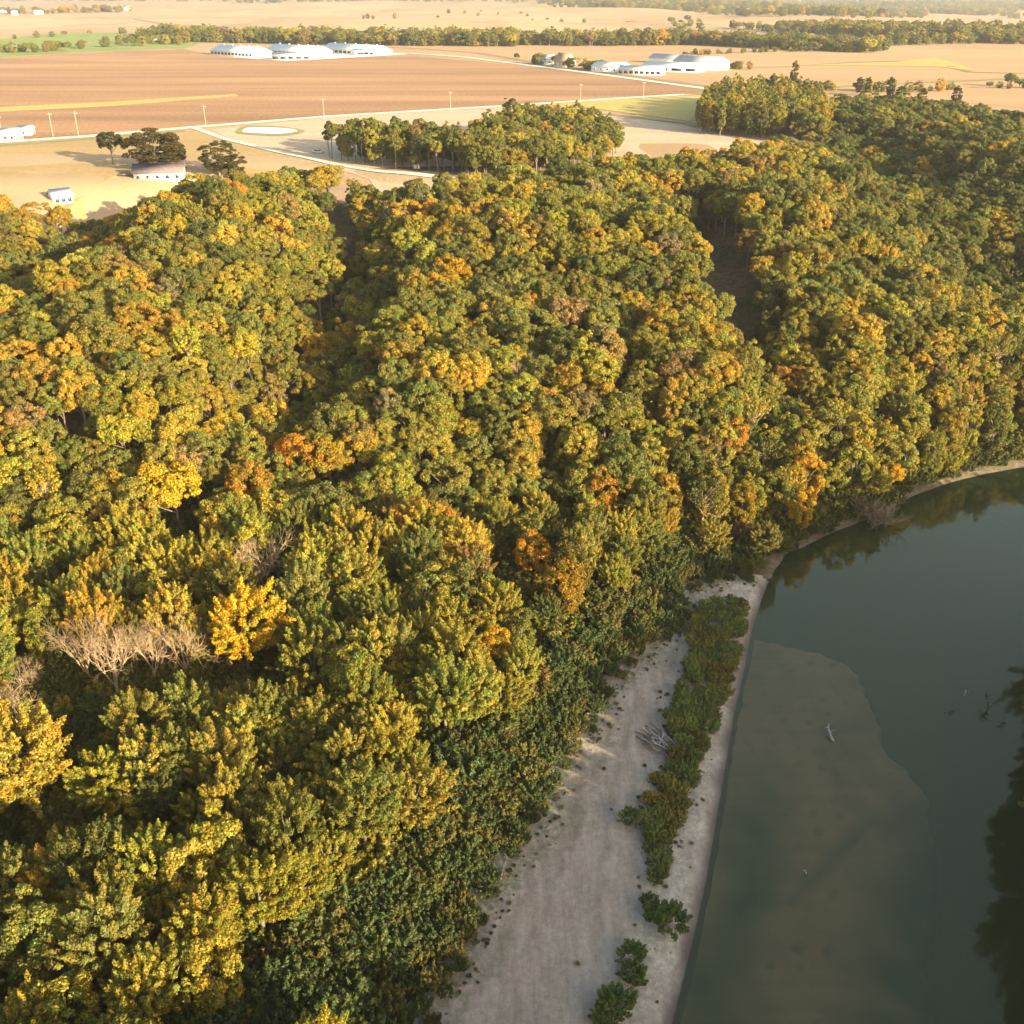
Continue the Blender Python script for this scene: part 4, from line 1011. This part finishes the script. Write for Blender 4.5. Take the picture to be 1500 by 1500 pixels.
mb = MB(); mb.box((0, 0, 2.12), (2.6, 2.2, .2), taper=.8); mb.build('roof', M['grey_roof'], e)

# ------------------------------------------------------------------ driftwood
def snag(name, label, P, r, m, cat='driftwood', twigs=3, group=None, tl=1.0):
    P = [np.array(p, float) for p in P]; c = P[0].copy()
    e = empty(name, c); tag(e, label, cat, group)
    mb = MB(); Q = [p - c for p in P]; mb.tube(Q, np.linspace(r, r * .35, len(Q)), 8); mb.build('stem', m, e, True)
    for k in range(twigs):
        t = rng.uniform(.2, .95) * (len(Q) - 1); i = min(int(t), len(Q) - 2); q = Q[i] + (Q[i + 1] - Q[i]) * (t - i)
        d = rng.normal(size=3); d[2] = abs(d[2]) * .6; d /= np.linalg.norm(d)
        mb = MB(); mb.tube([q, q + d * tl * .5, q + d * tl + rng.normal(size=3) * .15], [r * .45, r * .3, r * .1], 5); mb.build('branch', m, e)
    return e
def W3(px, py, z): return at(px, py, z)
GD = 'snags in the river'
snag('river_snag', 'pale forked log standing out of the brown shallow water', [W3(1222, 1089, -.3), W3(1217, 1077, .5), W3(1214, 1068, .8), W3(1214, 1060, 1.2)], .22, M['drift'], twigs=2, group=GD)
snag('river_snag', 'tiny pale stub in the shallows near the bottom', [W3(1182, 1282, -.3), W3(1179, 1274, .6)], .14, M['drift'], twigs=1, group=GD, tl=.4)
snag('river_snag', 'short white stick upright in the deep green water', [W3(1412, 1022, -.3), W3(1415, 1010, .9)], .14, M['drift'], twigs=1, group=GD, tl=.5)
snag('river_snag', 'low dark branchy snag left of the white stick', [W3(1382, 1044, -.2), W3(1392, 1042, .25), W3(1398, 1040, .1)], .12, M['drift_dark'], twigs=6, group=GD)
snag('river_snag', 'thin grey branches just above water above the low dark snag', [W3(1398, 1010, -.1), W3(1402, 1002, .2)], .08, M['drift_dark'], twigs=3, group=GD, tl=.8)
snag('river_snag', 'large dark snag with upright branch near the right bank', [W3(1440, 1046, -.2), W3(1448, 1038, .5), W3(1446, 1025, 1.5), W3(1444, 1017, 1.9)], .2, M['drift_dark'], twigs=9, group=GD, tl=1.6)
snag('river_snag', 'dark sunken branch below the large snag by the right bank', [W3(1460, 1066, -.2), W3(1470, 1058, .35), W3(1474, 1060, .1)], .13, M['drift_dark'], twigs=6, group=GD)
p = on(965, 1092); e = empty('driftwood_pile', p); tag(e, 'tangled heap of grey branches against the left side of the willow strip', 'driftwood')
for k in range(34):
    a = R(-55) + rng.normal() * .5; q = rng.normal(size=2) * np.array([1.2, 1.9]); L = rng.uniform(1.6, 4.2); d = np.array([math.cos(a), math.sin(a), rng.normal() * .12]) * L / 2
    c = np.array([q[0], q[1], rng.uniform(.15, .9)])
    mb = MB(); mb.tube([c - d, c + rng.normal(size=3) * .1, c + d], [rng.uniform(.06, .16), .09, .04], 6); mb.build('branch', M['drift'] if k % 3 else M['drift_dark'], e, True)
snag('driftwood_log', 'grey upright log stump between the willows of the sandbar', [on(1019, 978) + Vector((0, 0, -.1)), on(1019, 978) + Vector((0, .2, 1.0)), on(1020, 968) + Vector((0, .2, 1.2))], .3, M['drift'], twigs=3)
snag('driftwood_log', 'pale bent branch lying at the edge of the willow thicket', [on(733, 1290) + Vector((0, 0, .1)), on(737, 1278) + Vector((0, 0, .5)), on(744, 1262) + Vector((0, 0, .9))], .12, M['drift'], twigs=3)
# fallen crown in the water under the bluff
p = on(1252, 752); e = empty('fallen_tree', p); tag(e, 'brown fallen tree tangled in the water at the foot of the bluff', 'fallen tree')
tb = MB(); w1 = W3(1300, 768, .4) - np.array(p); tb.tube([(-4, 4, 3.0), (0, 0, 1.4), w1 * .6 + np.array([0, 0, .5]), w1], [.4, .34, .26, .1], 8); tb.build('trunk', M['drift_dark'], e, True)
cb = MB()
for k in range(80):
    t = rng.uniform(.1, 1.0); b = w1 * t + np.array([0, 0, 1.0 * (1 - t)]); d = rng.normal(size=3) * np.array([1, 1, .5]); d[2] = abs(d[2]); d /= np.linalg.norm(d)
    branch(cb, b, d, rng.uniform(1.8, 3.6), .06, 2)
cb.build('branches', simple('dead_twigs', (.26, .18, .13), .9, .3, 3), e)
tree_object('bank_bush', [*at(1290, 762, .2)[:2], -.1, np.array([1.5, 1.1, .7]), 1.0, 'willow1', (.15, .15, .07)], 'grey-green bush hanging in the water below the brown fallen tree', 'bush')
# low scrub on the strip between bluff and water
sb = []
P = poly([(1060, 825), (1150, 806), (1235, 773), (1320, 735), (1400, 705), (1500, 685), (1650, 656), (1650, 640), (1500, 664), (1400, 684), (1320, 708), (1235, 745), (1150, 775), (1060, 795)], 1)
x, y = scatter(P, 2.4); rs = river_s(x, y)
for a, b, q in zip(x, y, rs):
    if q < .5: continue
    sc = rng.uniform(.5, 1.0); sb.append([a, b, hz(a, b) - .2, np.array([sc * 1.2, sc * 1.2, sc]), rng.uniform(0, 6.28), random.choice(kind_ids('willow')), np.array((.075, .088, .022)) * rng.uniform(.6, 1.5)])
us = scatter_stuff('bank_undergrowth', sb); us['label'] = 'low scrub along the foot of the river bluff'

# ------------------------------------------------------------------ haze
m, nt, o = mat('haze')
pv = N(nt, 'ShaderNodeVolumePrincipled'); pv.inputs['Color'].default_value = (.95, .92, .88, 1); pv.inputs['Density'].default_value = .00010; pv.inputs['Anisotropy'].default_value = 0.5
nt.links.new(pv.outputs[0], o.inputs['Volume'])
mb = MB(); mb.box((0, 14500, 70), (34000, 33000, 160)); hzb = mb.build('haze', m); tag(hzb, kind='stuff')
zmin = -4; zmax = max(104.0, float(Zg.max()) + 40)
hzb.data.clear_geometry(); mb = MB(); mb.box((0, 14500, (zmin + zmax) / 2), (36000, 34000, zmax - zmin)); hzb.data = mb.mesh('haze', m)
print('rows', len(ROWS), 'rest', len(rest), 'far', len(far), 'willow', len(wil), 'weeds', len(wd_), 'singles', len(LABEL), 'ztop', zmax)
